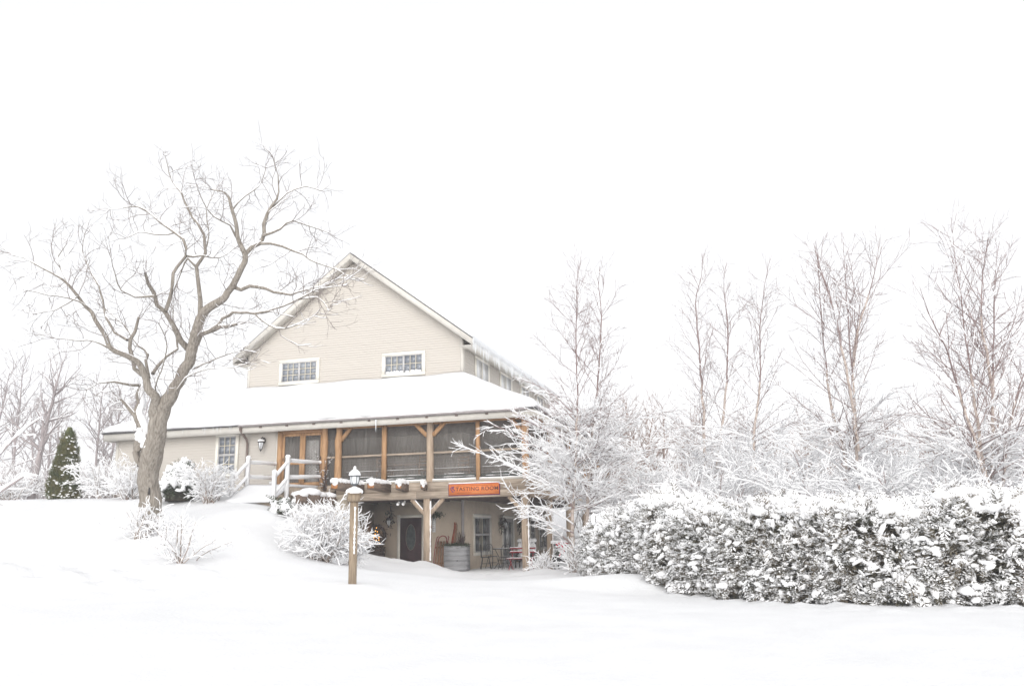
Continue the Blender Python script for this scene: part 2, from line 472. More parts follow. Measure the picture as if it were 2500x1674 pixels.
def ground_mesh():
    def axis(lo, hi, step, far):
        a = list(np.arange(lo, hi + 1e-6, step))
        s, v = step, hi
        while v < far:
            s *= 1.25; v += s; a.append(v)
        s, v, pre = step, lo, []
        while v > -far:
            s *= 1.25; v -= s; pre.append(v)
        return np.array(pre[::-1] + a)
    xs, ys = axis(-20, 28, 0.2, 900), axis(-31, 18, 0.2, 900)
    X, Y = np.meshgrid(xs, ys, indexing='ij')
    Z = np.empty_like(X)
    for i in range(0, len(xs), 20):
        Z[i:i + 20] = gz(X[i:i + 20], Y[i:i + 20])
    V = np.stack([X, Y, Z], -1).reshape(-1, 3)
    ny = len(ys)
    i, j = np.meshgrid(np.arange(len(xs) - 1), np.arange(ny - 1), indexing='ij')
    Q = np.stack([i * ny + j, (i + 1) * ny + j, (i + 1) * ny + j + 1, i * ny + j + 1], -1).reshape(-1, 4)
    o = mesh_np('snow_ground', V, Q, None, M['snow'], None, True)
    tag(o, kind='structure')
ground_mesh()

# patio: a slab dusted with snow
b = MB(); b.box(-3.85, 5.0, -4.35, 15.4, -0.3, 0.0)
tag(b.build('patio', M['snow']), kind='structure')

# ------------------------------------------------------------------ the barn
barn = thing('barn', 'large cream clapboard barn with snowy roofs and a screened timber porch', 'building', (0, 0, 0))
BW, BL, BZ = 9.8, 15.3, 9.0
APEX_X, APEX_Z, SL = -4.87, 13.06, 0.765

def frame_front(y0):      # u = X, n = towards the camera (-Y)
    return lambda u, v, n: (u, y0 - n, v)
def frame_side(x0):       # u = Y, n = +X
    return lambda u, v, n: (x0 + n, u, v)
def pbox(mb, fr, u0, u1, v0, v1, n0, n1):
    P = [fr(u0, v0, n0), fr(u1, v0, n0), fr(u1, v1, n0), fr(u0, v1, n0), fr(u0, v0, n1), fr(u1, v0, n1), fr(u1, v1, n1), fr(u0, v1, n1)]
    return mb.hexa(P)

def roof_z(x): return APEX_Z - SL * abs(x - APEX_X)

# wall cores
b = MB()
prof = [(-BW, 0.0), (0, 0.0), (0, BZ), (APEX_X, APEX_Z - 0.28), (-BW, BZ)]
V = [(x, 0.03, z) for x, z in prof] + [(x, BL, z) for x, z in prof]
b.add(V, [[0, 1, 6, 5], [1, 2, 7, 6], [2, 3, 8, 7], [3, 4, 9, 8], [4, 0, 5, 9]], [[0, 2, 1], [0, 3, 2], [0, 4, 3], [5, 6, 7], [5, 7, 8], [5, 8, 9]])
gable_wall = b.build('gable_wall', M['siding'], barn)
b = MB(); b.box(-12.76, -5.72, -3.97, 14.0, 1.5, 5.35)
wing_wall = b.build('wing_wall', M['siding'], barn)

CLAP = None
def clap_mesh():
    global CLAP
    if CLAP is None:
        t0, t1, h = 0.025, 0.006, 0.104
        V = [(0, 0, 0), (1, 0, 0), (1, -t0, 0), (0, -t0, 0), (0, 0, h), (1, 0, h), (1, -t1, h), (0, -t1, h)]
        me = bpy.data.meshes.new('clapboard')
        me.from_pydata(V, [], [[0, 1, 2, 3], [4, 7, 6, 5], [0, 4, 5, 1], [1, 5, 6, 2], [2, 6, 7, 3], [3, 7, 4, 0]])
        me.materials.append(M['siding'])
        CLAP = me
    return CLAP

def clapboard(parent, x, y, z, length, rot=0.0):
    o = bpy.data.objects.new('clapboard', clap_mesh())
    COL.objects.link(o)
    o.parent = parent
    o.location = (x, y, z + random.uniform(-.002, .002))
    o.scale = (length, random.uniform(.9, 1.15), 1)
    o.rotation_euler = (0, 0, rot)

z = 7.28
while z < 12.6:
    half = min(BW / 2, (APEX_Z - 0.30 - (z + 0.02)) / SL)
    x0, x1 = max(-BW + .1, APEX_X - half), min(-.1, APEX_X + half)
    if x1 - x0 > .25:
        clapboard(gable_wall, x0, 0.03, z, x1 - x0)
    z += 0.1
z = 7.3
while z < 8.95:
    clapboard(gable_wall, 0.0, 0.12, z, BL - .2, math.pi / 2)
    z += 0.1
z = 2.96
while z < 5.16:
    clapboard(wing_wall, -12.66, -3.97, z, 6.83)
    z += 0.1
# porch back wall on the upper floor
z = 3.14
porch_wall = MB().box(-5.72, -0.0, -0.01, 0.025, 3.1, 7.2).build('porch_back_wall', M['siding2'], barn)

# corner boards
b = MB(); b.box(-BW - .012, -BW + .10, -.012, .03, 7.2, 9.15); b.build('corner_board', M['grey_trim'], barn)
b = MB(); b.box(-.10, .015, -.012, .03, 7.2, 9.2); b.box(.0, .03, .032, .13, 7.2, 9.2); b.build('corner_board', M['grey_trim'], barn)
b = MB(); b.box(-12.775, -12.66, -4.012, -3.96, 2.4, 5.2); b.build('corner_board', M['grey_trim'], barn)
b = MB(); b.box(-5.83, -5.71, -4.012, -3.96, 2.9, 5.2); b.build('corner_board', M['grey_trim'], barn)

# ---- windows
def window(fr, u0, u1, v0, v1, cols, rows, split, glass='glass', trim=.13, name='window', sill_snow=False, muntins=True):
    """split: 'h' two sashes side by side, 'v' one above the other, None a single sash"""
    n0, n1 = 0.0, 0.055
    b = MB()
    pbox(b, fr, u0, u1, v1 - trim, v1, n0, n1); pbox(b, fr, u0, u1, v0, v0 + trim, n0, n1 + .01)
    pbox(b, fr, u0, u0 + trim, v0 + trim, v1 - trim, n0, n1 - .002); pbox(b, fr, u1 - trim, u1, v0 + trim, v1 - trim, n0, n1 - .002)
    w = b.build(name, M['cream_trim'], barn)
    a0, a1, c0, c1 = u0 + trim, u1 - trim, v0 + trim, v1 - trim
    if split == 'h':
        sashes = [(a0, (a0 + a1) / 2, c0, c1), ((a0 + a1) / 2, a1, c0, c1)]
    elif split == 'v':
        sashes = [(a0, a1, c0, (c0 + c1) / 2), (a0, a1, (c0 + c1) / 2, c1)]
    else:
        sashes = [(a0, a1, c0, c1)]
    for p0, p1, q0, q1 in sashes:
        st = .04
        b = MB()
        pbox(b, fr, p0, p1, q1 - st, q1, .004, .034); pbox(b, fr, p0, p1, q0, q0 + st, .004, .034)
        pbox(b, fr, p0, p0 + st, q0 + st, q1 - st, .004, .033); pbox(b, fr, p1 - st, p1, q0 + st, q1 - st, .004, .033)
        b.build('sash', M['sash'], w)
        e0, e1, f0, f1 = p0 + st, p1 - st, q0 + st, q1 - st
        du, dv = (e1 - e0) / cols, (f1 - f0) / rows
        for i in range(cols):
            for j in range(rows):
                b = MB(); pbox(b, fr, e0 + i * du + .004, e0 + (i + 1) * du - .004, f0 + j * dv + .004, f0 + (j + 1) * dv - .004, .006, .018)
                b.build('pane', M[glass], w)
        if muntins and cols * rows > 1:
            b = MB()
            for i in range(1, cols): pbox(b, fr, e0 + i * du - .011, e0 + i * du + .011, f0, f1, .012, .028)
            for j in range(1, rows): pbox(b, fr, e0, e1, f0 + j * dv - .011, f0 + j * dv + .011, .012, .0275)
            b.build('muntin_grid', M['muntin'], w)
    if sill_snow:
        b = MB()
        for k in range(9):
            u = a0 + (a1 - a0) * (k + random.random()) / 9
            p = fr(u, c0 + .05, .05)
            b.lump(p, (.09, .03, .035 + .03 * random.random()), .15)
        b.build('sill_snow', M['tree_snow'], w, True)
    return w

FG = frame_front(0.01)
window(FG, -8.27, -6.37, 7.61, 8.70, 3, 3, 'h')
window(FG, -3.51, -1.60, 7.63, 8.64, 3, 2, 'h', sill_snow=True)
FS = frame_side(0.022)
for y0, y1 in ((1.45, 3.4), (5.1, 7.1), (8.7, 10.5), (12.0, 13.6)):
    window(FS, y0, y1, 7.5, 8.62, 2, 1, None, glass='curtain_glass')
FWG = frame_front(-3.99)
window(FWG, -8.33, -7.36, 3.55, 5.15, 3, 2, 'v', trim=.115)

# ---- roofs
def slab(corners, thick):
    """corners: eave a, eave b, top c, top d (seen from above, anticlockwise); hangs 'thick' below"""
    c = [np.array(p, float) for p in corners]
    lo = [p - np.array([0, 0, thick]) for p in c]
    return lo + c

def snow_sheet(name, corners, th, parent, nu, nv, edges=(1, 0, 0, 0), inset=.05, seed=0, rag=.05):
    """corners a,b (eave) c,d (top). edges: which of ab, bc, cd, da are rounded and ragged"""
    rng = np.random.default_rng(seed)
    a, bb, c, d = [np.array(p, float) for p in corners]
    u = np.linspace(0, 1, nu)[:, None, None]; v = np.linspace(0, 1, nv)[None, :, None]
    Lu = np.linalg.norm(bb - a); Lv = np.linalg.norm(d - a)
    P = (a * (1 - u) + bb * u) * (1 - v) + (d * (1 - u) + c * u) * v
    ph = rng.uniform(0, 6.28, 8)
    uu = np.linspace(0, Lu, nu)
    ragl = sum(np.sin(uu * f + p) / (1 + k) for k, (f, p) in enumerate(zip((.7, 1.9, 4.3, 9.1), ph))) * rag
    # pull the eave row in by 'inset' + ragged
    dirv = (d - a) / Lv
    fall = np.clip(1 - np.arange(nv) / 2.0, 0, 1)
    if edges[0]:
        P = P + dirv[None, None, :] * ((inset + ragl)[:, None, None] * fall[None, :, None])
    H = np.ones((nu, nv)) * th
    dist = np.full((nu, nv), 9.0)
    if edges[0]: dist = np.minimum(dist, np.linspace(0, Lv, nv)[None, :])
    if edges[2]: dist = np.minimum(dist, np.linspace(Lv, 0, nv)[None, :])
    if edges[3]: dist = np.minimum(dist, np.linspace(0, Lu, nu)[:, None])
    if edges[1]: dist = np.minimum(dist, np.linspace(Lu, 0, nu)[:, None])
    H = H * np.sqrt(np.clip(dist / .16, 0.30, 1))
    H = H * (1 + .16 * np.sin(P[:, :, 0] * 1.1 + ph[4]) * np.sin(P[:, :, 1] * 1.7 + ph[5]) + .10 * np.sin(P[:, :, 0] * 2.9 + P[:, :, 1] * 2.1 + ph[6]))
    T = P.copy(); T[:, :, 2] += H
    Bm = P.copy(); Bm[:, :, 2] += 0.004
    N = nu * nv
    V = np.vstack([T.reshape(-1, 3), Bm.reshape(-1, 3)])
    i, j = np.meshgrid(np.arange(nu - 1), np.arange(nv - 1), indexing='ij')
    q = np.stack([i * nv + j, (i + 1) * nv + j, (i + 1) * nv + j + 1, i * nv + j + 1], -1).reshape(-1, 4)
    Q = [q, q[:, ::-1] + N]
    def side(idx):
        idx = np.array(idx)
        Q.append(np.stack([idx[:-1], idx[:-1] + N, idx[1:] + N, idx[1:]], -1))
    side([k * nv for k in range(nu)]); side([k * nv + nv - 1 for k in range(nu)][::-1])
    side(list(range(nv))[::-1]); side([(nu - 1) * nv + k for k in range(nv)])
    return mesh_np(name, V, np.vstack(Q), None, M['snow'], parent, True)

EZ, TZ = 5.36, 7.42
cA, cB, cC, cD = (-13.05, -4.5, EZ), (4.05, -4.5, EZ), (0.02, -.01, TZ), (-9.82, -.01, TZ)
cE, cF, cG, cH = (4.05, 15.8, EZ), (0.02, 15.3, TZ), (-9.82, 15.3, TZ), (-13.05, 15.8, EZ)
b = MB()
for quad in ((cA, cB, cC, cD), (cB, cE, cF, cC), (cH, cA, cD, cG)):
    b.hexa(slab(quad, .045))
skirt = b.build('skirt_roof', M['shingle'], barn)
snow_sheet('roof_snow', (cA, cB, cC, cD), .20, skirt, 130, 34, (1, 0, 0, 0), -.005, 3, .05)
snow_sheet('roof_snow', (cB, cE, cF, cC), .20, skirt, 90, 26, (1, 0, 0, 0), .04, 4, .035)
snow_sheet('roof_snow', (cH, cA, cD, cG), .20, skirt, 60, 20, (1, 0, 0, 0), .04, 5, .035)

# main roof: two slopes with an overhang
YF, YB = -.42, 15.6
OHX = .55
ex_r, ex_l = OHX, -BW - .48
zr, zl = roof_z(ex_r), roof_z(ex_l)
right = ((ex_r, YF, zr), (ex_r, YB, zr), (APEX_X, YB, APEX_Z), (APEX_X, YF, APEX_Z))
left = ((ex_l, YB, zl), (ex_l, YF, zl), (APEX_X, YF, APEX_Z), (APEX_X, YB, APEX_Z))
b = MB(); b.hexa(slab(right, .06)); b.hexa(slab(left, .06))
main_roof = b.build('main_roof', M['shingle'], barn)
snow_sheet('roof_snow', ((ex_r - .02, YF + .06, zr), (ex_r - .02, YB - .06, zr), (APEX_X + .1, YB - .06, APEX_Z - .08), (APEX_X + .1, YF + .06, APEX_Z - .08)), .13, main_roof, 80, 30, (1, 1, 0, 1), .0, 6, .02)
snow_sheet('roof_snow', ((ex_l + .02, YB - .06, zl), (ex_l + .02, YF + .06, zl), (APEX_X - .1, YF + .06, APEX_Z - .08), (APEX_X - .1, YB - .06, APEX_Z - .08)), .10, main_roof, 80, 30, (1, 1, 0, 1), .0, 7, .02)
# rake boards and soffits
for sx, ex, ez in ((1, ex_r, zr), (-1, ex_l, zl)):
    b = MB()
    t, h = .035, .27
    for y0, y1, hh, dz in ((YF - .03, YF, h, .055), (YF, .04, .03, .25)):
        P = []
        for x, zz in ((ex, ez), (APEX_X, APEX_Z)):
            P += [(x, y0, zz - dz - hh), (x, y1, zz - dz - hh), (x, y1, zz - dz), (x, y0, zz - dz)]
        b.hexa([P[0], P[4], P[5], P[1], P[3], P[7], P[6], P[2]] if sx < 0 else [P[4], P[0], P[1], P[5], P[7], P[3], P[2], P[6]])
    b.build('rake_board', M['grey_trim'], barn)
    b = MB()
    xa, xb = (0.02, ex) if sx > 0 else (ex, -BW - .02)
    b.box(xa, xb, YF + .002, YB - .2, ez - .33, ez - .30)
    b.build('soffit', M['grey_trim'], barn)
    b = MB(); b.box(*((ex - .03, ex) if sx > 0 else (ex, ex + .03)), YF + .002, YB - .2, ez - .299, ez - .065)
    b.build('fascia', M['grey_trim'], barn)

# icicles along the right eave
ICM = None
def icicle(parent, p, length, r):
    global ICM
    if ICM is None:
        mb = MB(); mb.lathe((0, 0, 0), [(.08, -1), (.35, -.72), (.6, -.4), (.85, -.12), (1.0, 0)], 6)
        o = mb.build('icicle', M['ice'], None, True); ICM = o.data
        bpy.data.objects.remove(o)
    o = bpy.data.objects.new('icicle', ICM)
    COL.objects.link(o); o.parent = parent
    o.location = [float(v) for v in p]
    o.scale = (r, r, length)
y = YF + .05
while y < 14.5:
    L = random.choice((.18, .25, .3, .35, .45, .6, .22)) * random.uniform(.8, 1.25)
    icicle(main_roof, (ex_r + .005, y, zr - .02), L + .22, random.uniform(.022, .045))
    y += random.uniform(.06, .16)
for k in range(16):
    x = random.choice((random.uniform(-8.6, -7.1), random.uniform(-11.2, -10.2), random.uniform(-10, -7.1)))
    icicle(skirt, (x, -4.49, EZ - .02), random.uniform(.1, .45), .011)
icicle(skirt, (-1.62, -4.56, 5.24), .42, .035)
# ice sheet that has slid over that eave
b = MB()
n = 70
ys = np.linspace(YF + .02, 14.8, n)
low = zr - .16 - .1 * RNG.random(n)
V = []
for k in range(n):
    V += [(ex_r + .012, ys[k], zr + .10), (ex_r + .05, ys[k], zr - .0), (ex_r + .014, ys[k], low[k]), (ex_r + .004, ys[k], low[k])]
Q = []
for k in range(n - 1):
    for e in range(3):
        Q.append([k * 4 + e, k * 4 + e + 1, k * 4 + e + 5, k * 4 + e + 4])
b.add(V, Q); b.build('eave_ice', M['ice'], main_roof, True)

# eaves of the skirt roof
b = MB(); b.box(-13.0, 4.0, -4.45, -4.42, 5.06, 5.312); b.build('fascia', M['grey_trim'], barn)
b = MB(); b.box(3.985, 4.015, -4.418, 15.6, 5.06, 5.285); b.build('fascia', M['grey_trim'], barn)
b = MB(); b.box(-13.02, -12.99, -4.418, 15.6, 5.06, 5.285); b.build('fascia', M['grey_trim'], barn)
b = MB(); b.box(-12.988, -5.72, -4.418, -3.93, 5.09, 5.12); b.build('soffit', M['grey_trim'], barn)
b = MB(); b.box(-5.718, 3.982, -4.418, -3.93, 5.15, 5.18); b.build('soffit', M['cedar_x'], barn)
b = MB(); b.box(3.40, 3.982, -3.928, 15.5, 5.15, 5.18); b.build('soffit', M['cedar_x'], barn)
# porch ceiling
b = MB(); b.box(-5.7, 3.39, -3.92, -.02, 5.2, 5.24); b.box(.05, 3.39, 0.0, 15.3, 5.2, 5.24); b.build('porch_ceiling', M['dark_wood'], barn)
# gutter with hangers
b = MB()
n = 9
V = []; xs_ = (-7.07, 3.72)
for x in xs_:
    for k in range(n):
        a = math.pi + math.pi * k / (n - 1)
        V.append((x, -4.515 + .062 * math.cos(a), 5.345 + .07 * math.sin(a)))
    for k in range(n):
        a = 2 * math.pi - math.pi * k / (n - 1)
        V.append((x, -4.515 + .054 * math.cos(a), 5.347 + .06 * math.sin(a)))
m2 = 2 * n
b.add(V, [[k, (k + 1) % m2, m2 + (k + 1) % m2, m2 + k] for k in range(m2)])
gutter = b.build('gutter', M['gutter'], barn)
b = MB(); b.tube([(-7.02 + i * .5, -4.52, 5.352 + .012 * math.sin(i * 1.7)) for i in range(22)], [.035 + .012 * math.sin(i * 2.3) for i in range(22)], 6)
b.build('gutter_snow', M['tree_snow'], gutter, True)
x = -6.2
while x < 3.6:
    MB().box(x - .045, x + .045, -4.49, -4.451, 5.215, 5.265).build('gutter_hanger', M['brown_metal'], gutter)
    x += 1.07
b = MB(); b.tube([(-7.0, -4.5, 5.29), (-7.0, -4.5, 5.17), (-6.98, -4.40, 5.06), (-6.97, -4.12, 4.86), (-6.97, -4.06, 4.72), (-6.97, -4.055, 3.0)], .045, 8)
b.build('downspout', M['brown_metal'], barn, True)

# ---- screened porch, upper floor
def post(p0, p1, w, mat='timber', name='post', d=None):
    b = MB(); b.bar(p0, p1, w, d or w, up=(0, 1, 0)); return b.build(name, M[mat], barn)
PY = -4.0
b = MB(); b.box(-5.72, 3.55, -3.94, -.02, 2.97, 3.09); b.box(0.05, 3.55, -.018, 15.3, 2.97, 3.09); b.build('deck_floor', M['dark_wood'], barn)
# beams: two stacked timbers, in lengths
for x0, x1 in ((-3.3, -.02), (-.016, 3.58)):
    MB().box(x0, x1, -4.10, -3.90, 2.765, 3.085).build('beam', M['timber_x'], barn)
for x0, x1 in ((-3.3, -.30), (-.296, 3.58)):
    MB().box(x0, x1, -4.13, -3.90, 2.525, 2.76).build('beam', M['timber_x'], barn)
for y0, y1 in ((-3.898, 3.0), (3.004, 9.5), (9.504, 15.3)):
    MB().box(3.40, 3.585, y0, y1, 2.765, 3.085).build('beam', M['timber'], barn)
    MB().box(3.40, 3.60, y0, y1, 2.525, 2.76).build('beam', M['timber'], barn)
# sill rails with snow
for x0, x1 in ((-3.16, -1.62), (-1.455, .03), (.29, 1.83), (1.96, 3.43)):
    r = MB().box(x0, x1, -4.11, -3.95, 3.087, 3.15).build('sill_rail', M['grey_trim'], barn)
    b = MB(); nn = 12
    b.tube([(x0 + (x1 - x0) * i / (nn - 1), -4.075, 3.158) for i in range(nn)], [.018 + .012 * random.random() for _ in range(nn)], 6); b.build('rail_snow', M['tree_snow'], r, True)
    MB().box(x0, x1, -4.04, -3.98, 4.035, 4.10).build('mid_rail', M['timber_x'], barn)
    MB().box(x0, x1, -4.03, -3.97, 5.05, 5.148).build('head_rail', M['cedar_x'], barn)
    s = MB().box(x0, x1, -3.962, -3.958, 4.10, 5.06).build('screen', M['screen'], barn)
    s = MB().box(x0, x1, -3.962, -3.958, 3.15, 4.034).build('screen', M['screen'], barn)
    MB().box(x0, x1, -3.945, -3.93, 3.15, 3.32).build('kick_board', M['green_mat'], barn)
    for k in range(8):
        zz = 3.235 + k * .098
        b = MB(); b.tube([(x0, -4.0, zz), ((x0 + x1) / 2, -4.0, zz - .004), (x1, -4.0, zz)], .0026, 5); cb = b.build('cable', M['gutter'], barn)
        if k in (0, 1, 3):
            b = MB(); L = (x1 - x0)
            i0 = x0 + L * random.uniform(0, .3); i1 = x1 - L * random.uniform(0, .4)
            b.tube([(i0 + (i1 - i0) * t / 7, -4.0, zz + .010) for t in range(8)], [.002 + (.009 - .0015 * k) * random.random() for _ in range(8)], 5)
            b.build('cable_snow', M['tree_snow'], cb, True)
MB().box(-3.78, -3.44, -3.962, -3.958, 3.1, 5.06).build('screen', M['screen'], barn)
MB().box(-3.78, -3.44, -4.03, -3.975, 4.035, 4.10).build('mid_rail', M['timber_x'], barn)
# posts, upper floor
b = MB(); b.tube([(-3.30, -4.0, 3.09), (-3.31, -4.0, 3.6), (-3.30, -4.0, 4.2), (-3.32, -4.0, 4.62), (-3.28, -4.0, 4.95), (-3.30, -4.0, 5.15)], [.125, .13, .12, .13, .11, .105], 9); b.build('post', M['cedar'], barn, True)
b = MB(); b.tube([(.16, -4.0, 3.087), (.17, -4.0, 3.9), (.155, -4.0, 4.6), (.17, -4.0, 5.15)], [.135, .13, .125, .12], 9); b.build('post', M['timber'], barn, True)
post((-1.535, -4.0, 3.09), (-1.535, -4.0, 5.15), .15, 'cedar')
post((1.895, -4.0, 3.087), (1.895, -4.0, 5.15), .125, 'cedar')
b = MB(); b.tube([(3.54, -3.98, 3.087), (3.53, -3.98, 4.2), (3.54, -3.98, 5.15)], [.125, .12, .115], 9); b.build('post', M['cedar'], barn, True)
def brace(p, q, mat='cedar', w=.13):
    b = MB(); b.bar(p, q, w, w, up=(0, 1, 0)); return b.build('brace', M[mat], barn)
brace((-3.22, -3.99, 4.64), (-2.80, -3.99, 5.14), w=.12)
brace((.05, -3.99, 4.66), (-.42, -3.99, 5.14)); brace((.27, -3.99, 4.66), (.74, -3.99, 5.14))
brace((3.45, -3.96, 4.66), (3.0, -3.96, 5.14)); brace((3.54, -3.88, 4.66), (3.54, -3.42, 5.14))
for yy in (-.5, 3.0, 6.5, 10.0, 13.5):
    post((3.52, yy, 3.087), (3.52, yy, 5.15), .2, 'cedar')
for y0, y1 in ((-3.85, -.6), (-.4, 2.9), (3.1, 6.4), (6.6, 9.9), (10.1, 13.4)):
    MB().box(3.49, 3.55, y0, y1, 4.035, 4.10).build('mid_rail', M['timber'], barn)
    MB().box(3.49, 3.55, y0, y1, 3.087, 3.15).build('sill_rail', M['grey_trim'], barn)
    MB().box(3.478, 3.482, y0, y1, 3.151, 5.14).build('screen', M['screen'], barn)
# screen doors
def screen_door(x0, x1):
    fr = frame_front(-3.96)
    b = MB(); t = .10
    pbox(b, fr, x0, x0 + t, 3.12, 5.0, 0, .05); pbox(b, fr, x1 - t, x1, 3.12, 5.0, 0, .05)
    pbox(b, fr, x0 + t, x1 - t, 4.9, 5.0, .001, .049); pbox(b, fr, x0 + t, x1 - t, 3.12, 3.24, .001, .049); pbox(b, fr, x0 + t, x1 - t, 3.88, 3.98, .001, .049)
    d = b.build('screen_door', M['cedar'], barn)
    b = MB(); pbox(b, fr, x0 + t, x1 - t, 3.24, 3.88, .012, .016); b.build('screen', M['screen'], d)
    b = MB(); pbox(b, fr, x0 + t, x1 - t, 3.98, 4.9, .012, .016); b.build('screen', M['screen'], d)
    b = MB(); b.bar((x0 + t - .03 if x0 < -5 else x1 - t + .03, -4.02, 4.02), (x0 + t - .03 if x0 < -5 else x1 - t + .03, -4.02, 4.14), .02, .03); b.build('handle', M['black_iron'], d)
screen_door(-5.56, -4.74); screen_door(-4.735, -3.92)
post((-5.64, -4.0, 3.0), (-5.64, -4.0, 5.14), .15, 'cedar', 'door_jamb')
b = MB(); b.box(-5.56, -3.92, -4.06, -3.93, 5.005, 5.148); b.build('door_head', M['cedar_x'], barn)
b = MB(); b.tube([(-3.85, -4.0, 3.0), (-3.85, -4.0, 4.0), (-3.84, -4.0, 4.6), (-3.86, -4.0, 5.15)], [.12, .11, .115, .1], 8); b.build('door_jamb', M['cedar'], barn, True)
MB().box(-5.72, -3.4, -4.1, -3.93, 2.86, 3.09).build('threshold', M['timber_x'], barn)
# white lattice door set just behind the screen, moved forward to look brighter
IY = -3.90
pl, pr = on_plane(749, 1075, 1, IY), on_plane(779, 1072, 1, IY)
dx0, dx1 = pl[0], pr[0]
d = MB().box(dx0, dx1, IY, IY + .04, 3.1, pl[2]).build('inner_door', M['white_paint'], barn)
b = MB()
for k in range(12):
    for s in (-1, 1):
        zc = 3.35 + k * .11
        if zc < 4.5:
            b.bar((dx0 + .06, IY - .006, zc - s * .14 + .1), (dx1 - .06, IY - .006, zc + s * .14 + .1), .018, .012, up=(0, 1, 0))
b.build('lattice', M['grey_trim'], d)

# ---- lower floor: posts, joists, walls
stuc = MB(); stuc.box(-3.9, -.001, -.012, .02, 0.0, 2.96); stuc.box(.0, .03, -.012, 15.2, 0.0, 2.96)
stuc.build('basement_wall', M['stucco'], barn)
for k in range(15):
    x = -3.6 + k * .5
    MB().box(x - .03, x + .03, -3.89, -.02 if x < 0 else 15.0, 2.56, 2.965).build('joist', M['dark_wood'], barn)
post((.075, -4.0, -.05), (.075, -4.0, 2.524), .21, 'timber')
post((3.48, -4.0, -.05), (3.48, -4.0, 2.524), .2, 'timber')
for yy in (-.5, 3.0, 6.5, 10.0):
    post((3.48, yy, -.05), (3.48, yy, 2.524), .2, 'timber')
brace((-.02, -4.0, 2.02), (-.50, -4.0, 2.52), 'timber', .12); brace((.17, -4.0, 2.02), (.65, -4.0, 2.52), 'timber', .12)
brace((3.4, -4.0, 2.02), (2.95, -4.0, 2.52), 'timber', .12); brace((3.48, -3.9, 2.02), (3.48, -3.44, 2.52), 'timber', .12)
for (px, py, z0, z1) in ((.19, -4.06, .5, 2.45), (3.59, -4.06, .2, 2.2), (3.59, -.56, .2, 2.2)):
    b = MB(); nn = 26
    b.tube([(px + .012 * random.random(), py + .01 * random.random(), z0 + (z1 - z0) * i / (nn - 1)) for i in range(nn)], [.012 + .028 * random.random() for _ in range(nn)], 6)
    b.build('post_snow', M['tree_snow'], barn, True)
for (p, q) in (((-.09, -4.02, 2.17), (-.38, -4.02, 2.49)), ((.24, -4.02, 2.17), (.55, -4.02, 2.49))):
    b = MB(); b.tube([np.array(p) + (np.array(q) - np.array(p)) * t / 5 for t in range(6)], [.03] * 6, 6); b.build('brace_snow', M['tree_snow'], barn, True)
# rafter tails with snow
for X, L, w, h, z0 in ((-2.35, 1.95, .26, .30, 2.77), (-1.35, 1.35, .26, .28, 2.78), (-.68, .62, .22, .27, 2.78), (.02, .22, .14, .22, 2.80)):
    y1, y0 = -4.105, -4.105 - L
    V = [(X - w / 2, y0, z0 + .06), (X + w / 2, y0, z0 + .06), (X + w / 2, y1, z0), (X - w / 2, y1, z0), (X - w / 2, y0, z0 + h), (X + w / 2, y0, z0 + h), (X + w / 2, y1, z0 + h), (X - w / 2, y1, z0 + h)]
    t = MB().hexa(V).build('rafter_tail', M['tail_wood'], barn)
    MB().box(X - w / 2 + .02, X + w / 2 - .02, y0 - .012, y0 - .001, z0 + .09, z0 + h - .06).build('cut_end', M['end_grain'], t)
    b = MB(); nn = max(3, int(L / .18) + 2)
    for i in range(nn):
        yy = y0 + .02 + (L - .04) * i / (nn - 1)
        b.lump((X + random.uniform(-.02, .02), yy, z0 + h + .01), (w * .58, .17, .10 + .05 * random.random()), .08, -.04)
    b.lump((X + .03, y0 - .015, z0 + h - .03), (w * .4, .05, .10), .12)
    b.build('tail_snow', M['tree_snow'], t, True)
# small floodlights under the beam
fl = thing('floodlight', 'pair of small floodlights under the deck beam', 'floodlight', (-.95, -3.8, 2.45))
MB().box(-1.02, -.88, -3.86, -3.74, 2.45, 2.55).build('bracket', M['black_iron'], fl)
for xx in (-1.04, -.84):
    b = MB(); b.tube([(xx, -3.8, 2.47), (xx, -3.9, 2.40), (xx, -3.95, 2.38)], [.03, .05, .055], 8); b.build('lamp_head', M['white_paint'], fl, True)
# stone pier at the left end of the beam
b = MB()
b.box(-3.92, -2.85, -4.2, -3.62, 0.6, 2.74)
b.build('stone_pier', M['concrete'], barn)
b = MB(); b.box(-3.95, -3.75, -3.58, .0, 0, 2.95); b.build('retaining_wall', M['stucco'], barn)

# ------------------------------------------------------------------ doors, windows and things on the lower floor
FB = frame_front(-.013)
b = MB()
pbox(b, FB, -2.74, -2.62, 0, 2.10, 0, .04); pbox(b, FB, -1.72, -1.60, 0, 2.10, 0, .04); pbox(b, FB, -2.62, -1.72, 1.99, 2.10, 0, .039)
bd = b.build('front_door', M['cream_trim'], barn)
b = MB(); pbox(b, FB, -2.62, -1.72, 0.0, 1.99, .002, .022); b.build('door_leaf', M['door'], bd)
b = MB()
nn = 20
V = [FB(-2.17, 1.25, .026)] + [FB(-2.17 + .2 * math.cos(6.2832 * k / nn), 1.25 + .48 * math.sin(6.2832 * k / nn), .026) for k in range(nn)]
b.add(V, None, [[0, 1 + k, 1 + (k + 1) % nn] for k in range(nn)]); b.build('oval_glass', M['door_glass'], bd)
b = MB(); b.tube([FB(-2.17 + .205 * math.cos(6.2832 * k / nn), 1.25 + .485 * math.sin(6.2832 * k / nn), .028) for k in range(nn + 1)], .014, 5, False); b.build('glass_rim', M['brown_metal'], bd)
b = MB(); b.lump(FB(-1.80, .98, .05), (.03, .04, .03), 0); b.build('handle', M['black_iron'], bd, True)
FSB = frame_side(.031)
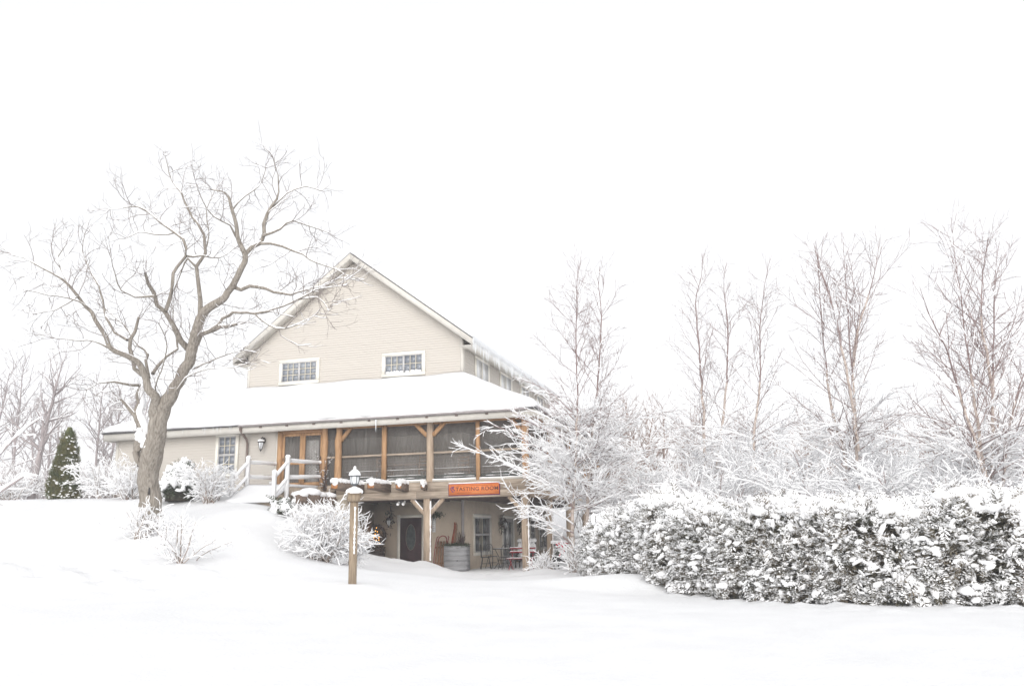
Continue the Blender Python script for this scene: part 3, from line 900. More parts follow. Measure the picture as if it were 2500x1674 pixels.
window(FSB, 1.0, 3.3, .48, 2.10, 2, 1, 'v', glass='dark_glass', trim=.13)
window(FSB, 8.4, 9.0, .3, 2.08, 1, 1, 'v', glass='dark_glass', trim=.1)
window(FSB, 9.9, 10.9, .6, 2.02, 1, 1, 'v', glass='dark_glass', trim=.1)
window(FSB, 11.7, 13.6, .4, 2.02, 2, 1, 'v', glass='dark_glass', trim=.12)
b = MB()
pbox(b, FSB, 5.0, 5.12, 0, 2.08, 0, .04); pbox(b, FSB, 6.84, 6.96, 0, 2.08, 0, .04); pbox(b, FSB, 5.12, 6.84, 1.96, 2.08, 0, .039)
sd = b.build('side_door', M['cream_trim'], barn)
b = MB(); pbox(b, FSB, 5.12, 6.84, 0, 1.96, .002, .02); b.build('door_leaf', M['sash'], sd)
for u0, u1 in ((5.28, 5.92), (6.05, 6.68)):
    b = MB(); pbox(b, FSB, u0, u1, .35, 1.8, .022, .03); b.build('pane', M['dark_glass'], sd)
b = MB(); b.tube([(-.03, -.06, 2.9), (-.03, -.06, .05)], .055, 8); b.build('drain_pipe', M['gutter'], barn, True)
MB().box(.032, .05, .45, .52, .62, .74).build('outlet_box', M['brown_metal'], barn)
MB().box(-6.02, -5.90, -4.02, -3.99, 3.22, 3.31).build('outlet_box', M['white_paint'], barn)

def wall_lantern(name, label, p, n, side, s=1.0, swag=None, snow=False, group=None):
    """p: wall point at the lantern's middle, n: outward direction, side: along the wall"""
    p, n, side = [np.array(q, float) for q in (p, n, side)]
    t = thing(name, label, 'lantern', p, group)
    b = MB(); b.lump(p + n * .03 + [0, 0, .15 * s], (.075 * s, .075 * s, .11 * s), 0); b.build('back_plate', M['black_iron'], t, True)
    c = p + n * .20 * s
    b = MB(); b.tube([p + n * .03 + [0, 0, .17 * s], p + n * .12 * s + [0, 0, .26 * s], c + [0, 0, .20 * s]], .016 * s, 6); b.build('arm', M['black_iron'], t, True)
    b = MB(); b.lathe(c, [(.125 * s, .06 * s), (.13 * s, .075 * s), (.08 * s, .13 * s), (.03 * s, .17 * s), (.012, .22 * s)], 10); b.build('hood', M['black_iron'], t, True)
    b = MB(); b.lathe(c, [(.045 * s, -.19 * s), (.085 * s, -.06 * s), (.10 * s, .055 * s)], 8); b.build('glass', M['lamp_glass'], t, True)
    b = MB()
    for k in range(6):
        a = k * math.pi / 3
        dd = np.array([math.cos(a), math.sin(a), 0])
        b.tube([c + dd * .105 * s + [0, 0, .06 * s], c + dd * .09 * s + [0, 0, -.06 * s], c + dd * .045 * s + [0, 0, -.2 * s]], .007 * s, 4)
    b.lathe(c, [(.012 * s, -.27 * s), (.03 * s, -.22 * s), (.05 * s, -.19 * s)], 8)
    b.build('cage', M['black_iron'], t)
    if snow:
        b = MB(); b.lump(c + [0, 0, .12 * s], (.12 * s, .12 * s, .06 * s), .06); b.build('snow_cap', M['tree_snow'], t, True)
    if swag is not None:
        g = MB(); g2 = MB()
        for k in range(90):
            o = side * RNG.normal(0, .09) + n * abs(RNG.normal(.05, .06)) + np.array([0, 0, RNG.normal(-.0, .2)])
            a = p + swag + o
            dd = RNG.normal(0, 1, 3); dd[2] -= .6; dd /= np.linalg.norm(dd)
            (g if k % 3 else g2).bar(a, a + dd * random.uniform(.06, .16), .02, .012)
        g.build('dried_swag', M['swag'], t)['kind'] = 'stuff'; g2.build('fir_sprig', M['greenery'], t)['kind'] = 'stuff'
    return t

wall_lantern('wall_lantern', 'black wall lantern with snowy hood beside the wooden screen doors', (-6.30, -4.02, 4.66), (0, -1, 0), (1, 0, 0), 1.0, snow=True)
wall_lantern('wall_lantern', 'dark wall lantern with dried swag left of the dark front door', (-3.04, -.03, 1.86), (0, -1, 0), (1, 0, 0), .85, swag=np.array([.03, -.05, .12]))
wall_lantern('wall_lantern', 'black lantern with drooping swag left of the side door on the patio', (.05, 4.75, 1.72), (1, 0, 0), (0, 1, 0), 1.0, swag=np.array([.05, -.25, .0]))
wall_lantern('wall_lantern', 'black lantern with drooping swag right of the side door on the patio', (.05, 7.9, 1.72), (1, 0, 0), (0, 1, 0), 1.0, swag=np.array([.05, -.35, -.1]))

# lit grapevine wreath on a crate
t = thing('grapevine_wreath', 'oval grapevine wreath with a tree of tiny warm lights on dark crate', 'wreath', (-3.52, -.25, .87))
b = MB()
for k in range(16):
    ph = RNG.uniform(0, 6.28); rr = RNG.normal(0, .02)
    b.tube([(-3.52 + (.31 + rr + .02 * math.sin(3 * a + ph)) * math.cos(a), -.22 + .03 * math.sin(2 * a + ph), 1.31 + (.42 + rr) * math.sin(a)) for a in np.linspace(0, 6.2832, 25)], .014, 4, False)
b.build('vine_ring', M['vine'], t)
b = MB()
for k in range(60):
    a = RNG.uniform(0, 6.28); r = math.sqrt(RNG.random())
    p = np.array([-3.52 + .26 * r * math.cos(a), -.21, 1.31 + .36 * r * math.sin(a)]); dd = RNG.normal(0, 1, 3); dd[1] *= .2; dd /= np.linalg.norm(dd)
    b.tube([p - dd * .12, p + RNG.normal(0, .02, 3), p + dd * .12], .009, 4)
b.build('vine_fill', M['vine'], t)
lights = []
for row, cnt in ((0, 1), (1, 2), (2, 2), (3, 3), (4, 3), (5, 4)):
    for c in range(cnt):
        lights.append((-3.52 + (c - (cnt - 1) / 2) * .105 + random.uniform(-.02, .02), 1.62 - row * .115 + random.uniform(-.02, .02)))
for x, z in lights:
    b = MB(); b.lump((x, -.27, z), (.012, .012, .014), 0); b.build('light_bulb', M['bulb'], t, True)
t = thing('crate', 'dark slatted crate under the lit grapevine wreath', 'crate', (-3.52, -.3, 0))
for k in range(5):
    MB().box(-3.80, -3.24, -.52, -.50, .05 + k * .165, .05 + k * .165 + .14).build('slat', M['dark_wood'], t)
    MB().box(-3.24, -3.22, -.50, -.10, .05 + k * .165, .05 + k * .165 + .14).build('slat', M['dark_wood'], t)
for x in (-3.79, -3.25):
    for y in (-.49, -.11):
        MB().box(x - .02, x + .02, y - .01, y + .03, 0, .88).build('corner_post', M['timber'], t)
MB().box(-3.82, -3.2, -.53, -.08, .872, .895).build('lid', M['dark_wood'], t)

# plaque and fir swag
t = thing('thermometer_board', 'narrow white board hung on the wall right of the front door', 'sign', (-1.22, -.03, 1.4))
MB().box(-1.29, -1.15, -.035, -.014, 1.42, 1.98).build('board', M['white_paint'], t)
b = MB()
for k in range(6): b.box(-1.27, -1.21 + .02 * (k % 2), -.038, -.0355, 1.50 + k * .07, 1.515 + k * .07)
b.build('scale_marks', M['gutter'], t)
t = thing('fir_swag', 'sprig of green fir hung above the narrow white board', 'garland', (-1.1, -.05, 2.05))
b = MB()
for k in range(110):
    p = np.array([-1.12 + RNG.normal(0, .13), -.05 - abs(RNG.normal(0, .03)), 2.06 + RNG.normal(0, .05)]); dd = RNG.normal(0, 1, 3); dd[2] -= .4; dd /= np.linalg.norm(dd)
    b.bar(p, p + dd * .12, .016, .01)
b.build('sprigs', M['greenery'], t)

# sled leaning on the wall
t = thing('wooden_sled', 'old wooden slat sled leaning against the wall by the skis', 'sled', (-.82, -.35, 0))
def lean(x, h, off=0.0):          # a board leaning back to the wall
    return np.array([x, -.50 + .40 * h / 1.25 - off, h])
for k, x in enumerate((-1.0, -.88, -.76, -.64)):
    b = MB(); b.bar(lean(x, .12), lean(x, 1.08), .085, .02, up=(0, 1, 0)); b.build('slat', M['sled'], t)
for h in (.28, .85):
    b = MB(); b.bar(lean(-1.08, h, -.03), lean(-.56, h, -.03), .06, .03, up=(0, 1, 0)); b.build('cross_bar', M['sled'], t)
for x in (-1.06, -.58):
    b = MB(); b.tube([lean(x, .02, .08), lean(x, .9, .08), lean(x, 1.14, .04), lean(x, 1.22, -.02), lean(x * .8 - .16, 1.27, -.02)], .014, 6); b.build('runner', M['red'], t, True)
b = MB(); b.tube([lean(-.82 + .17 * math.cos(a), 1.12 + .16 * math.sin(a), .01) for a in np.linspace(-.4, 3.54, 12)], .017, 6); b.build('steering_bar', M['red'], t, True)
# skis
t = thing('pair_of_skis', 'pair of old red and brown skis standing behind the planter', 'skis', (-.42, -.3, 0))
for x, xt in ((-.50, -.33), (-.36, -.27)):
    b = MB(); pts = [(x, -.42, 0), (x + (xt - x) * .6, -.22, 1.05), (xt, -.12, 1.55), (xt + .01, -.14, 1.68), (xt + .015, -.22, 1.78)]
    P = np.array(pts); 
    for i in range(len(P) - 1): b.bar(P[i], P[i + 1], .085 if i < 3 else .07, .018, up=(0, 1, 0), w2=.085 if i < 2 else (.07 if i == 2 else .02))
    b.build('ski', M['ski_red'] if x < -.4 else M['sled'], t)
    b = MB(); b.bar((x + (xt - x) * .35, -.36, .62), (x + (xt - x) * .40, -.34, .80), .09, .05, up=(0, 1, 0)); b.build('binding', M['black_iron'], t)
# planter of whitewashed boards
t = thing('plank_planter', 'whitewashed plank planter box filled with greenery by the corner', 'planter', (-.02, -.75, 0))
cx, cy = -.06, -.62
for k in range(5):
    z0 = .03 + k * .178
    MB().box(cx - .40, cx + .40, cy - .36, cy - .33, z0, z0 + .17).build('plank', M['whitewash'], t)
    MB().box(cx + .372, cx + .40, cy - .328, cy + .30, z0, z0 + .17).build('plank', M['whitewash'], t)
    MB().box(cx - .40, cx - .372, cy - .328, cy + .30, z0, z0 + .17).build('plank', M['whitewash'], t)
MB().box(cx - .37, cx + .37, cy - .325, cy + .3, .05, .86).build('soil', M['dark_wood'], t)
b = MB(); b.tube([(cx + .12, cy - .362, .38), (cx + .12, cy - .368, .38)], .025, 8); b.build('knot_hole', M['black_iron'], t)
b = MB()
for k in range(260):
    p = np.array([cx + RNG.uniform(-.44, .44), cy + RNG.uniform(-.40, .3), .90 + RNG.normal(0, .03)]); dd = RNG.normal(0, 1, 3); dd[2] = abs(dd[2]) * .7; dd /= np.linalg.norm(dd)
    b.bar(p, p + dd * .11, .018, .01)
b.build('fir_sprigs', M['greenery'], t)
b = MB()
for k in range(40):
    p = np.array([cx + .18 + RNG.normal(0, .06), cy, .92]); q = p + np.array([RNG.normal(0, .1), RNG.normal(0, .1), RNG.uniform(.2, .5)])
    b.tube([p, (p + q) / 2 + RNG.normal(0, .02, 3), q], [.012, .009, .004], 4)
b.build('dried_stems', M['swag'], t)

# iron bistro set
def curvy_chair(name, label, x, y, rot, group):
    t = thing(name, label, 'chair', (x, y, 0), group)
    c, s = math.cos(rot), math.sin(rot)
    def w(u, v, z): return (x + u * c - v * s, y + u * s + v * c, z)
    b = MB(); b.lathe((x, y, .43), [(.19, 0), (.20, .012), (.19, .024)], 14); b.build('seat', M['black_iron'], t, True)
    for u, v in ((-.15, -.15), (.15, -.15), (-.15, .15), (.15, .15)):
        b = MB(); b.tube([w(u * .8, v * .8, .43), w(u, v, .25), w(u * 1.35, v * 1.35, .0)], .012, 6); b.build('leg', M['black_iron'], t, True)
    b = MB()
    b.tube([w(.19 * math.cos(a), .17 + .04 * (z_ - .4), z_) for a, z_ in [(math.pi, .42), (math.pi, .65), (math.pi * .92, .80), (math.pi * .75, .89), (math.pi * .5, .93), (math.pi * .25, .89), (math.pi * .08, .80), (0, .65), (0, .42)]], .012, 6)
    b.build('back_hoop', M['black_iron'], t, True)
    b = MB()
    for u in (-.07, .07):
        b.tube([w(u, .18, .44), w(u * 1.5, .185, .58), w(u * .4, .19, .70), w(u, .19, .80), w(u * .2, .19, .87)], .008, 5)
    b.build('back_scroll', M['black_iron'], t, True)
    b = MB(); b.tube([w(.17 * math.cos(a), .17 * math.sin(a), .2) for a in np.linspace(0, 6.2832, 15)], .007, 5, False); b.build('leg_ring', M['black_iron'], t)
def iron_table(name, label, x, y, r, h=.74, group=None):
    t = thing(name, label, 'table', (x, y, 0), group)
    b = MB(); b.lathe((x, y, h), [(r * .97, -.02), (r, -.01), (r * .98, .012)], 20); b.build('table_top', M['black_iron'], t, True)
    b = MB(); b.lathe((x, y, h), [(r * .9, .012), (r * .84, .028), (r * .5, .035)], 18); b.build('snow_dusting', M['tree_snow'], t, True)
    for k in range(4):
        a = k * math.pi / 2 + .5
        dd = np.array([math.cos(a), math.sin(a), 0])
        o = np.array([x, y, 0])
        b = MB(); b.tube([o + dd * r * .7 + [0, 0, h - .02], o + dd * .12 + [0, 0, h * .55], o + dd * .16 + [0, 0, h * .3], o + dd * r * .8], .014, 6); b.build('leg', M['black_iron'], t, True)
    b = MB(); b.tube([(x + .13 * math.cos(a), y + .13 * math.sin(a), h * .42) for a in np.linspace(0, 6.2832, 13)], .008, 5, False); b.build('ring', M['black_iron'], t)
iron_table('patio_table', 'round black iron bistro table beside the snowy armchair', 1.15, 1.2, .40)
curvy_chair('bistro_chair', 'black iron bistro chair left of the round bistro table', .62, .75, math.pi * .62, 'bistro chairs around the table')
curvy_chair('bistro_chair', 'black iron bistro chair behind the round bistro table', .62, 1.65, math.pi * .35, 'bistro chairs around the table')
curvy_chair('bistro_chair', 'black iron bistro chair in front of the round bistro table', 1.45, .55, math.pi * 1.2, 'bistro chairs around the table')
# far bistro set, right of the corner post
iron_table('patio_table', 'small black iron table far back along the covered patio', 2.2, 7.2, .42)
curvy_chair('bistro_chair', 'black iron chair at the far back table on the patio', 1.7, 6.4, math.pi * .8, 'chairs at the far table')
curvy_chair('bistro_chair', 'second black iron chair at the far back table, farther from the wall', 2.8, 7.9, math.pi * 1.8, 'chairs at the far table')

# snow covered armchair
t = thing('armchair', 'dark wicker armchair buried in thick snow beside the bistro table', 'armchair', (1.95, 1.7, 0))
ax, ay = 1.95, 1.7
MB().box(ax - .36, ax + .36, ay - .34, ay + .34, .26, .42).build('seat', M['black_iron'], t)
MB().box(ax - .36, ax + .36, ay + .26, ay + .36, .42, 1.0).build('backrest', M['black_iron'], t)
for sx in (-1, 1):
    MB().box(ax + sx * .33 - .04, ax + sx * .33 + .04, ay - .34, ay + .255, .42, .62).build('armrest', M['black_iron'], t)
    for sy in (-.3, .3):
        MB().box(ax + sx * .32 - .025, ax + sx * .32 + .025, ay + sy - .025, ay + sy + .025, 0, .258).build('leg', M['black_iron'], t)
b = MB(); b.lump((ax, ay - .02, .46), (.30, .30, .13), .07); b.build('seat_snow', M['tree_snow'], t, True)
b = MB()
for k in range(5): b.lump((ax - .26 + k * .13, ay + .22, .74 + .03 * math.sin(k)), (.13, .09, .24), .06)
for k in range(5): b.lump((ax - .28 + k * .14, ay + .30, 1.02), (.12, .10, .09), .06)
b.build('back_snow', M['tree_snow'], t, True)
# red slatted bench
t = thing('folding_bench', 'low red folding slat bench with snow in front of the armchair', 'bench', (2.35, .0, 0))
bx, by = 2.25, -.1
for k in range(5):
    yy = by - .2 + k * .1
    s = MB().box(bx - .5, bx + .5, yy - .035, yy + .035, .40, .42).build('slat', M['red'], t)
    b = MB(); b.tube([(bx - .48 + i * .12, yy, .428) for i in range(9)], [.012 + .012 * random.random() for _ in range(9)], 6); b.build('slat_snow', M['tree_snow'], s, True)
for k in range(2):
    zz = .60 + k * .14
    s = MB().box(bx - .5, bx + .5, by + .27, by + .29, zz, zz + .06).build('back_slat', M['red'], t)
    b = MB(); b.tube([(bx - .48 + i * .12, by + .28, zz + .066) for i in range(9)], [.012 + .01 * random.random() for _ in range(9)], 6); b.build('slat_snow', M['tree_snow'], s, True)
for sx in (-.4, .4):
    b = MB(); b.bar((bx + sx, by - .25, 0), (bx + sx, by + .25, .42), .025, .02); b.build('leg', M['red'], t)
    b = MB(); b.bar((bx + sx + .03, by + .25, 0), (bx + sx + .03, by - .22, .40), .025, .02); b.build('leg', M['red'], t)
    b = MB(); b.bar((bx + sx, by + .26, .40), (bx + sx, by + .29, .82), .025, .02); b.build('back_post', M['red'], t)
# sleigh-like cart with a red bow, right of the corner post
t = thing('garden_cart', 'dark garden cart rimmed with snow and tied with a red bow', 'cart', (4.3, -.8, 0))
gx, gy = 4.25, -1.2
MB().box(gx - .5, gx + .55, gy - .3, gy + .3, .30, .56).build('tub', M['black_iron'], t)
for x0, x1 in ((gx - .5, gx - .2), (gx + .1, gx + .6)):
    b = MB(); b.bar((x0 + .1, gy - .31, .02), (x0 + .1, gy - .31, .3), .04, .04); b.bar((x0 + .1, gy + .31, .02), (x0 + .1, gy + .31, .3), .04, .04); b.build('leg', M['black_iron'], t)
b = MB(); b.tube([(gx - .5, gy - .3, .35), (gx - .5, gy - .3, .98), (gx + .22, gy - .3, .98), (gx + .6, gy - .3, .40)], .02, 6); b.build('handle_frame', M['black_iron'], t)
b = MB()
pth = [(gx - .5, gy - .3, .30), (gx - .5, gy - .3, .65), (gx - .5, gy - .3, 1.0), (gx - .14, gy - .3, 1.02), (gx + .22, gy - .3, 1.0), (gx + .42, gy - .3, .72), (gx + .6, gy - .3, .44)]
pp = []
for i in range(len(pth) - 1):
    for k in range(5): pp.append(np.array(pth[i]) + (np.array(pth[i + 1]) - np.array(pth[i])) * k / 5)
b.tube(pp, [.035 + .03 * random.random() for _ in pp], 7); b.build('rim_snow', M['tree_snow'], t, True)
b = MB()
for s in (-1, 1):
    b.tube([(gx - .1, gy - .36, .86), (gx - .1 + s * .1, gy - .38, .95), (gx - .1 + s * .19, gy - .38, .92), (gx - .1 + s * .15, gy - .38, .82), (gx - .1, gy - .36, .86)], [.02, .05, .055, .04, .02], 6)
    b.tube([(gx - .1, gy - .37, .85), (gx - .1 + s * .05, gy - .38, .7), (gx - .1 + s * .1, gy - .38, .5)], [.02, .035, .03], 6)
b.lump((gx - .1, gy - .38, .86), (.05, .04, .05), .05)
b.build('bow', M['ribbon'], t, True)
b = MB()
for k in range(120):
    p = np.array([gx + RNG.uniform(-.45, .5), gy + RNG.uniform(-.25, .25), .58]); dd = RNG.normal(0, 1, 3); dd[2] = abs(dd[2]); dd /= np.linalg.norm(dd)
    b.bar(p, p + dd * .14, .018, .01)
b.build('fir_sprigs', M['greenery'], t)
# dark planter at the far right of the patio
t = thing('dark_planter', 'dark square planter with twigs at the far right end of the patio', 'planter', (4.6, 3.2, 0))
qx, qy = 4.9, 2.6
V = [(qx - .35, qy - .35, 0), (qx + .35, qy - .35, 0), (qx + .35, qy + .35, 0), (qx - .35, qy + .35, 0), (qx - .45, qy - .45, .62), (qx + .45, qy - .45, .62), (qx + .45, qy + .45, .62), (qx - .45, qy + .45, .62)]
MB().hexa(V).build('pot', M['black_iron'], t)
b = MB()
for k in range(50):
    p = np.array([qx + RNG.uniform(-.3, .3), qy + RNG.uniform(-.3, .3), .6]); q = p + np.array([RNG.normal(0, .2), RNG.normal(0, .2), RNG.uniform(.3, .9)])
    b.tube([p, (p + q) / 2 + RNG.normal(0, .03, 3), q], [.010, .008, .004], 4)
b.build('twigs', M['swag'], t)
b = MB(); b.lump((qx, qy, .66), (.4, .4, .1), .08); b.build('snow_cap', M['tree_snow'], t, True)

# furniture seen through the screens
t = thing('porch_table', 'wooden table behind the porch screens', 'table', (-1.1, -2.2, 3.09))
MB().box(-2.3, -.7, -2.7, -1.6, 3.80, 3.85).build('table_top', M['furniture_wood'], t)
for x in (-2.22, -.78):
    for y in (-2.62, -1.68):
        MB().box(x - .04, x + .04, y - .04, y + .04, 3.09, 3.798).build('leg', M['furniture_wood'], t)
def porch_chair(x, y, label, flip):
    t = thing('porch_chair', label, 'chair', (x, y, 3.09), 'wooden chairs on the screened porch')
    MB().box(x - .22, x + .22, y - .22, y + .22, 3.53, 3.57).build('seat', M['furniture_wood'], t)
    for sx in (-.19, .19):
        for sy in (-.19, .19):
            MB().box(x + sx - .02, x + sx + .02, y + sy - .02, y + sy + .02, 3.09, 3.528).build('leg', M['furniture_wood'], t)
        MB().box(x + sx - .02, x + sx + .02, y + flip * .20 - .015, y + flip * .20 + .015, 3.572, 4.05).build('back_post', M['furniture_wood'], t)
    for zz in (3.7, 3.84, 3.97):
        MB().box(x - .168, x + .168, y + flip * .20 - .01, y + flip * .20 + .01, zz, zz + .06).build('back_slat', M['furniture_wood'], t)
porch_chair(-1.9, -3.2, 'wooden chair behind the porch screen right of the rough log post', -1)
porch_chair(-.35, -3.0, 'wooden chair behind the porch screen left of the round middle post', -1)
porch_chair(.9, -2.4, 'wooden chair behind the porch screen right of the round middle post', -1)

# ------------------------------------------------------------------ the sign
t = thing('tasting_room_sign', 'orange board reading TASTING ROOM with purple grapes on the deck beam', 'sign', (1.78, -4.15, 2.57))
sx0, sx1, sz0, sz1, sy = .89, 2.68, 2.575, 2.985, -4.185
MB().box(sx0, sx1, sy, -4.105, sz0, sz1).build('backing', M['sign_purple'], t)
MB().box(sx0 + .02, sx1 - .02, sy - .006, sy - .001, sz0 + .035, sz1 - .02).build('face', M['sign_orange'], t)
MB().box(sx0 - .01, sx1 + .01, sy - .01, -4.104, sz0 - .05, sz0 - .002).build('ledge', M['timber_x'], t)
b = MB(); b.tube([(sx0 + (sx1 - sx0) * i / 14, -4.145, sz1 + .008) for i in range(15)], [.018 + .01 * random.random() for _ in range(15)], 6); b.build('snow_edge', M['tree_snow'], t, True)
def lettering(text, x0, x1, z0, h, mat, name):
    cu = bpy.data.curves.new('text', 'FONT'); cu.body = text; cu.size = 1.0; cu.extrude = 0.0; cu.space_character = 1.08; cu.offset = 0.018
    o = bpy.data.objects.new('text', cu); COL.objects.link(o)
    dg = bpy.context.evaluated_depsgraph_get()
    me = bpy.data.meshes.new_from_object(o.evaluated_get(dg))
    bpy.data.objects.remove(o)
    co = np.empty(len(me.vertices) * 3, np.float32); me.vertices.foreach_get('co', co); co = co.reshape(-1, 3)
    mn, mxx = co.min(0), co.max(0)
    out = np.empty_like(co)
    out[:, 0] = x0 + (co[:, 0] - mn[0]) / (mxx[0] - mn[0]) * (x1 - x0)
    out[:, 1] = sy - .009
    out[:, 2] = z0 + (co[:, 1] - mn[1]) / (mxx[1] - mn[1]) * h
    out -= origin_of(t).astype(np.float32)
    me.vertices.foreach_set('co', out.ravel()); me.update()
    me.materials.clear(); me.materials.append(M[mat])
    o = bpy.data.objects.new(name, me); COL.objects.link(o); o.parent = t
sw = sx1 - sx0
lettering('TASTING ROOM', sx0 + .145 * sw, sx0 + .975 * sw, sz0 + .165, .125, 'sign_brown', 'lettering')
lettering('WINE  CELLAR', sx0 + .46 * sw, sx0 + .89 * sw, sz0 + .085, .04, 'sign_pale', 'small_lettering')
b = MB()
for x0, x1, zz in ((.17, .86, .335), (.17, .43, .10), (.915, .975, .10)):
    b.box(sx0 + x0 * sw, sx0 + x1 * sw, sy - .0085, sy - .0065, sz0 + zz - .004, sz0 + zz + .004)
b.build('rule_lines', M['sign_brown'], t)
b = MB()
for u, v, r in ((.075, .27, .03), (.105, .295, .028), (.045, .255, .022), (.06, .205, .024), (.12, .19, .024), (.082, .155, .03), (.075, .30, .02), (.10, .23, .02), (.11, .13, .012), (.092, .25, .022)):
    P = [(sx0 + u * sw, sy - .009, sz0 + v)] + [(sx0 + u * sw + r * math.cos(a), sy - .009, sz0 + v + r * math.sin(a)) for a in np.linspace(0, 2 * math.pi, 15)[:-1]]
    b.add(P, None, [[0, 1 + k, 1 + (k + 1) % 14] for k in range(14)])
    sy -= .0003
b.build('grape_emblem', M['sign_purple'], t)

# ------------------------------------------------------------------ lamp post
D = 16.0
base = at(860, 1432, D); top = at(866.5, 1222, D)
t = thing('lamp_post', 'square timber post carrying a snow-capped lantern', 'lamp post', base)
lx, ly = base[0], base[1]
gzl = ground_at(lx, ly)
z_top = top[2]
def zpx(y): return at(866, y, D)[2]
ang = math.radians(28)
def sq(b, z0, z1, w, w2=None):
    w2 = w if w2 is None else w2
    V = []
    for z, ww in ((z0, w), (z1, w2)):
        for k in range(4):
            a = ang + math.pi / 4 + k * math.pi / 2
            V.append((lx + ww / math.sqrt(2) * math.cos(a), ly + ww / math.sqrt(2) * math.sin(a), z))
    return b.hexa(V)
b = MB(); sq(b, gzl - .3, z_top, .155); b.build('post', M['post_wood'], t)
b = MB(); sq(b, z_top + .001, zpx(1204), .235); sq(b, zpx(1204) + .001, zpx(1200), .27); b.build('post_cap', M['post_wood'], t)
zc = zpx(1200)
b = MB(); b.lathe((lx, ly, zc), [(.165, -.012), (.175, .02), (.16, .06), (.11, .09), (.05, .115), (.03, .13)], 14); b.build('cap_snow', M['tree_snow'], t, True)
b = MB()
cd = np.array([CAM[0] - lx, CAM[1] - ly]); cd /= np.linalg.norm(cd)
nn = 40
b.tube([(lx + cd[0] * .085 - .02 * cd[1], ly + cd[1] * .085 + .02 * cd[0] + .008 * random.random(), zpx(1235) - (zpx(1235) - zpx(1352)) * i / (nn - 1)) for i in range(nn)], [.008 + .016 * random.random() for _ in range(nn)], 6); b.build('stuck_snow', M['tree_snow'], t, True)
z0 = zpx(1188)
b = MB(); b.lathe((lx, ly, z0), [(.05, -.02), (.055, .0), (.03, .02), (.03, .05), (.075, .065), (.08, .08)], 10); b.build('lantern_base', M['lamp_metal'], t, True)
g0, g1 = zpx(1179), zpx(1158)
b = MB(); b.lathe((lx, ly, 0), [(.065, g0), (.085, g0 + .06), (.095, g1)], 10); b.build('lantern_glass', M['lamp_glass'], t, True)
b = MB()
for k in range(6):
    a = k * math.pi / 3 + .35
    b.tube([(lx + r * math.cos(a), ly + r * math.sin(a), zz) for r, zz in ((.068, g0), (.089, g0 + .06), (.099, g1))], .006, 4)
b.lathe((lx, ly, g1), [(.10, -.006), (.112, .0), (.112, .012), (.10, .018)], 14)
b.build('lantern_cage', M['lamp_metal'], t)
b = MB(); b.lathe((lx, ly, g1), [(.095, .018), (.11, .02), (.07, .09), (.03, .125), (.012, .16)], 12); b.build('lantern_roof', M['lamp_metal'], t, True)
b = MB(); b.lathe((lx, ly, g1), [(.115, .016), (.122, .03), (.105, .075), (.07, .115), (.035, .14), (.018, .15), (.03, .165), (.026, .185), (.01, .205)], 14); b.build('lantern_snow', M['tree_snow'], t, True)

# ------------------------------------------------------------------ stair rails
def railing(name, label, X, pts, rails):
    t = thing(name, label, 'railing', (X, pts[0][0], pts[0][1]))
    for (y, z0, z1) in pts:
        p = MB().box(X - .055, X + .055, y - .055, y + .055, z0 - .4, z1).build('post', M['white_paint'], t)
        b = MB(); b.lump((X, y, z1 + .04), (.085, .085, .075), .04); b.lump((X + .02, y - .05, (z0 + z1) / 2 + .1), (.05, .03, (z1 - z0) * .42), .12); b.build('snow_cap', M['tree_snow'], p, True)
    for (y0, z0, y1, z1) in rails:
        b = MB(); b.bar((X, y0, z0), (X, y1, z1), .05, .09); r = b.build('rail', M['white_paint'], t)
        nn = 14
        b = MB(); b.tube([(X + .012, y0 + (y1 - y0) * i / (nn - 1), z0 + (z1 - z0) * i / (nn - 1) + .035) for i in range(nn)], [.050 + .012 * random.random() for _ in range(nn)], 7); b.build('rail_snow', M['tree_snow'], r, True)
    return t
railing('stair_railing', 'snow-coated railing left of the steps, by the downspout', -5.75, [(-6.65, 2.5, 3.40), (-5.8, 3.0, 3.98)], [(-6.6, 3.28, -5.85, 3.82), (-6.6, 2.80, -5.85, 3.34), (-5.75, 3.86, -4.1, 3.92), (-5.75, 3.36, -4.1, 3.42)])
railing('stair_railing', 'snow-coated railing right of the steps, before the screen doors', -3.95, [(-7.05, 2.5, 3.36), (-6.28, 2.75, 3.90)], [(-7.0, 3.25, -6.3, 3.75), (-7.0, 2.72, -6.3, 3.22), (-6.22, 3.80, -4.15, 3.88), (-6.22, 3.26, -4.15, 3.38)])
st = thing('entry_steps', 'snow-covered steps and landing before the screen doors', 'steps', (-4.85, -5.5, 2.5))
MB().box(-5.68, -4.02, -5.95, -4.05, 2.4, 2.98).build('landing', M['timber_x'], st)
for k in range(3):
    MB().box(-5.68, -4.02, -6.27 - k * .30, -5.97 - k * .30, 2.3, 2.84 - k * .14).build('step', M['timber_x'], st)
snow_sheet('landing_snow', ((-5.69, -5.97, 2.985), (-4.01, -5.97, 2.985), (-4.01, -4.06, 2.985), (-5.69, -4.06, 2.985)), .10, st, 12, 14, (1, 0, 0, 0), .02, 21, .01)
snow_sheet('step_snow', ((-5.66, -7.1, 2.44), (-4.04, -7.1, 2.44), (-4.04, -5.9, 2.98), (-5.66, -5.9, 2.98)), .12, st, 12, 12, (0, 0, 0, 0), .02, 22, .01)

# ------------------------------------------------------------------ woody plants
def nrm(v): return v / (np.linalg.norm(v) + 1e-12)

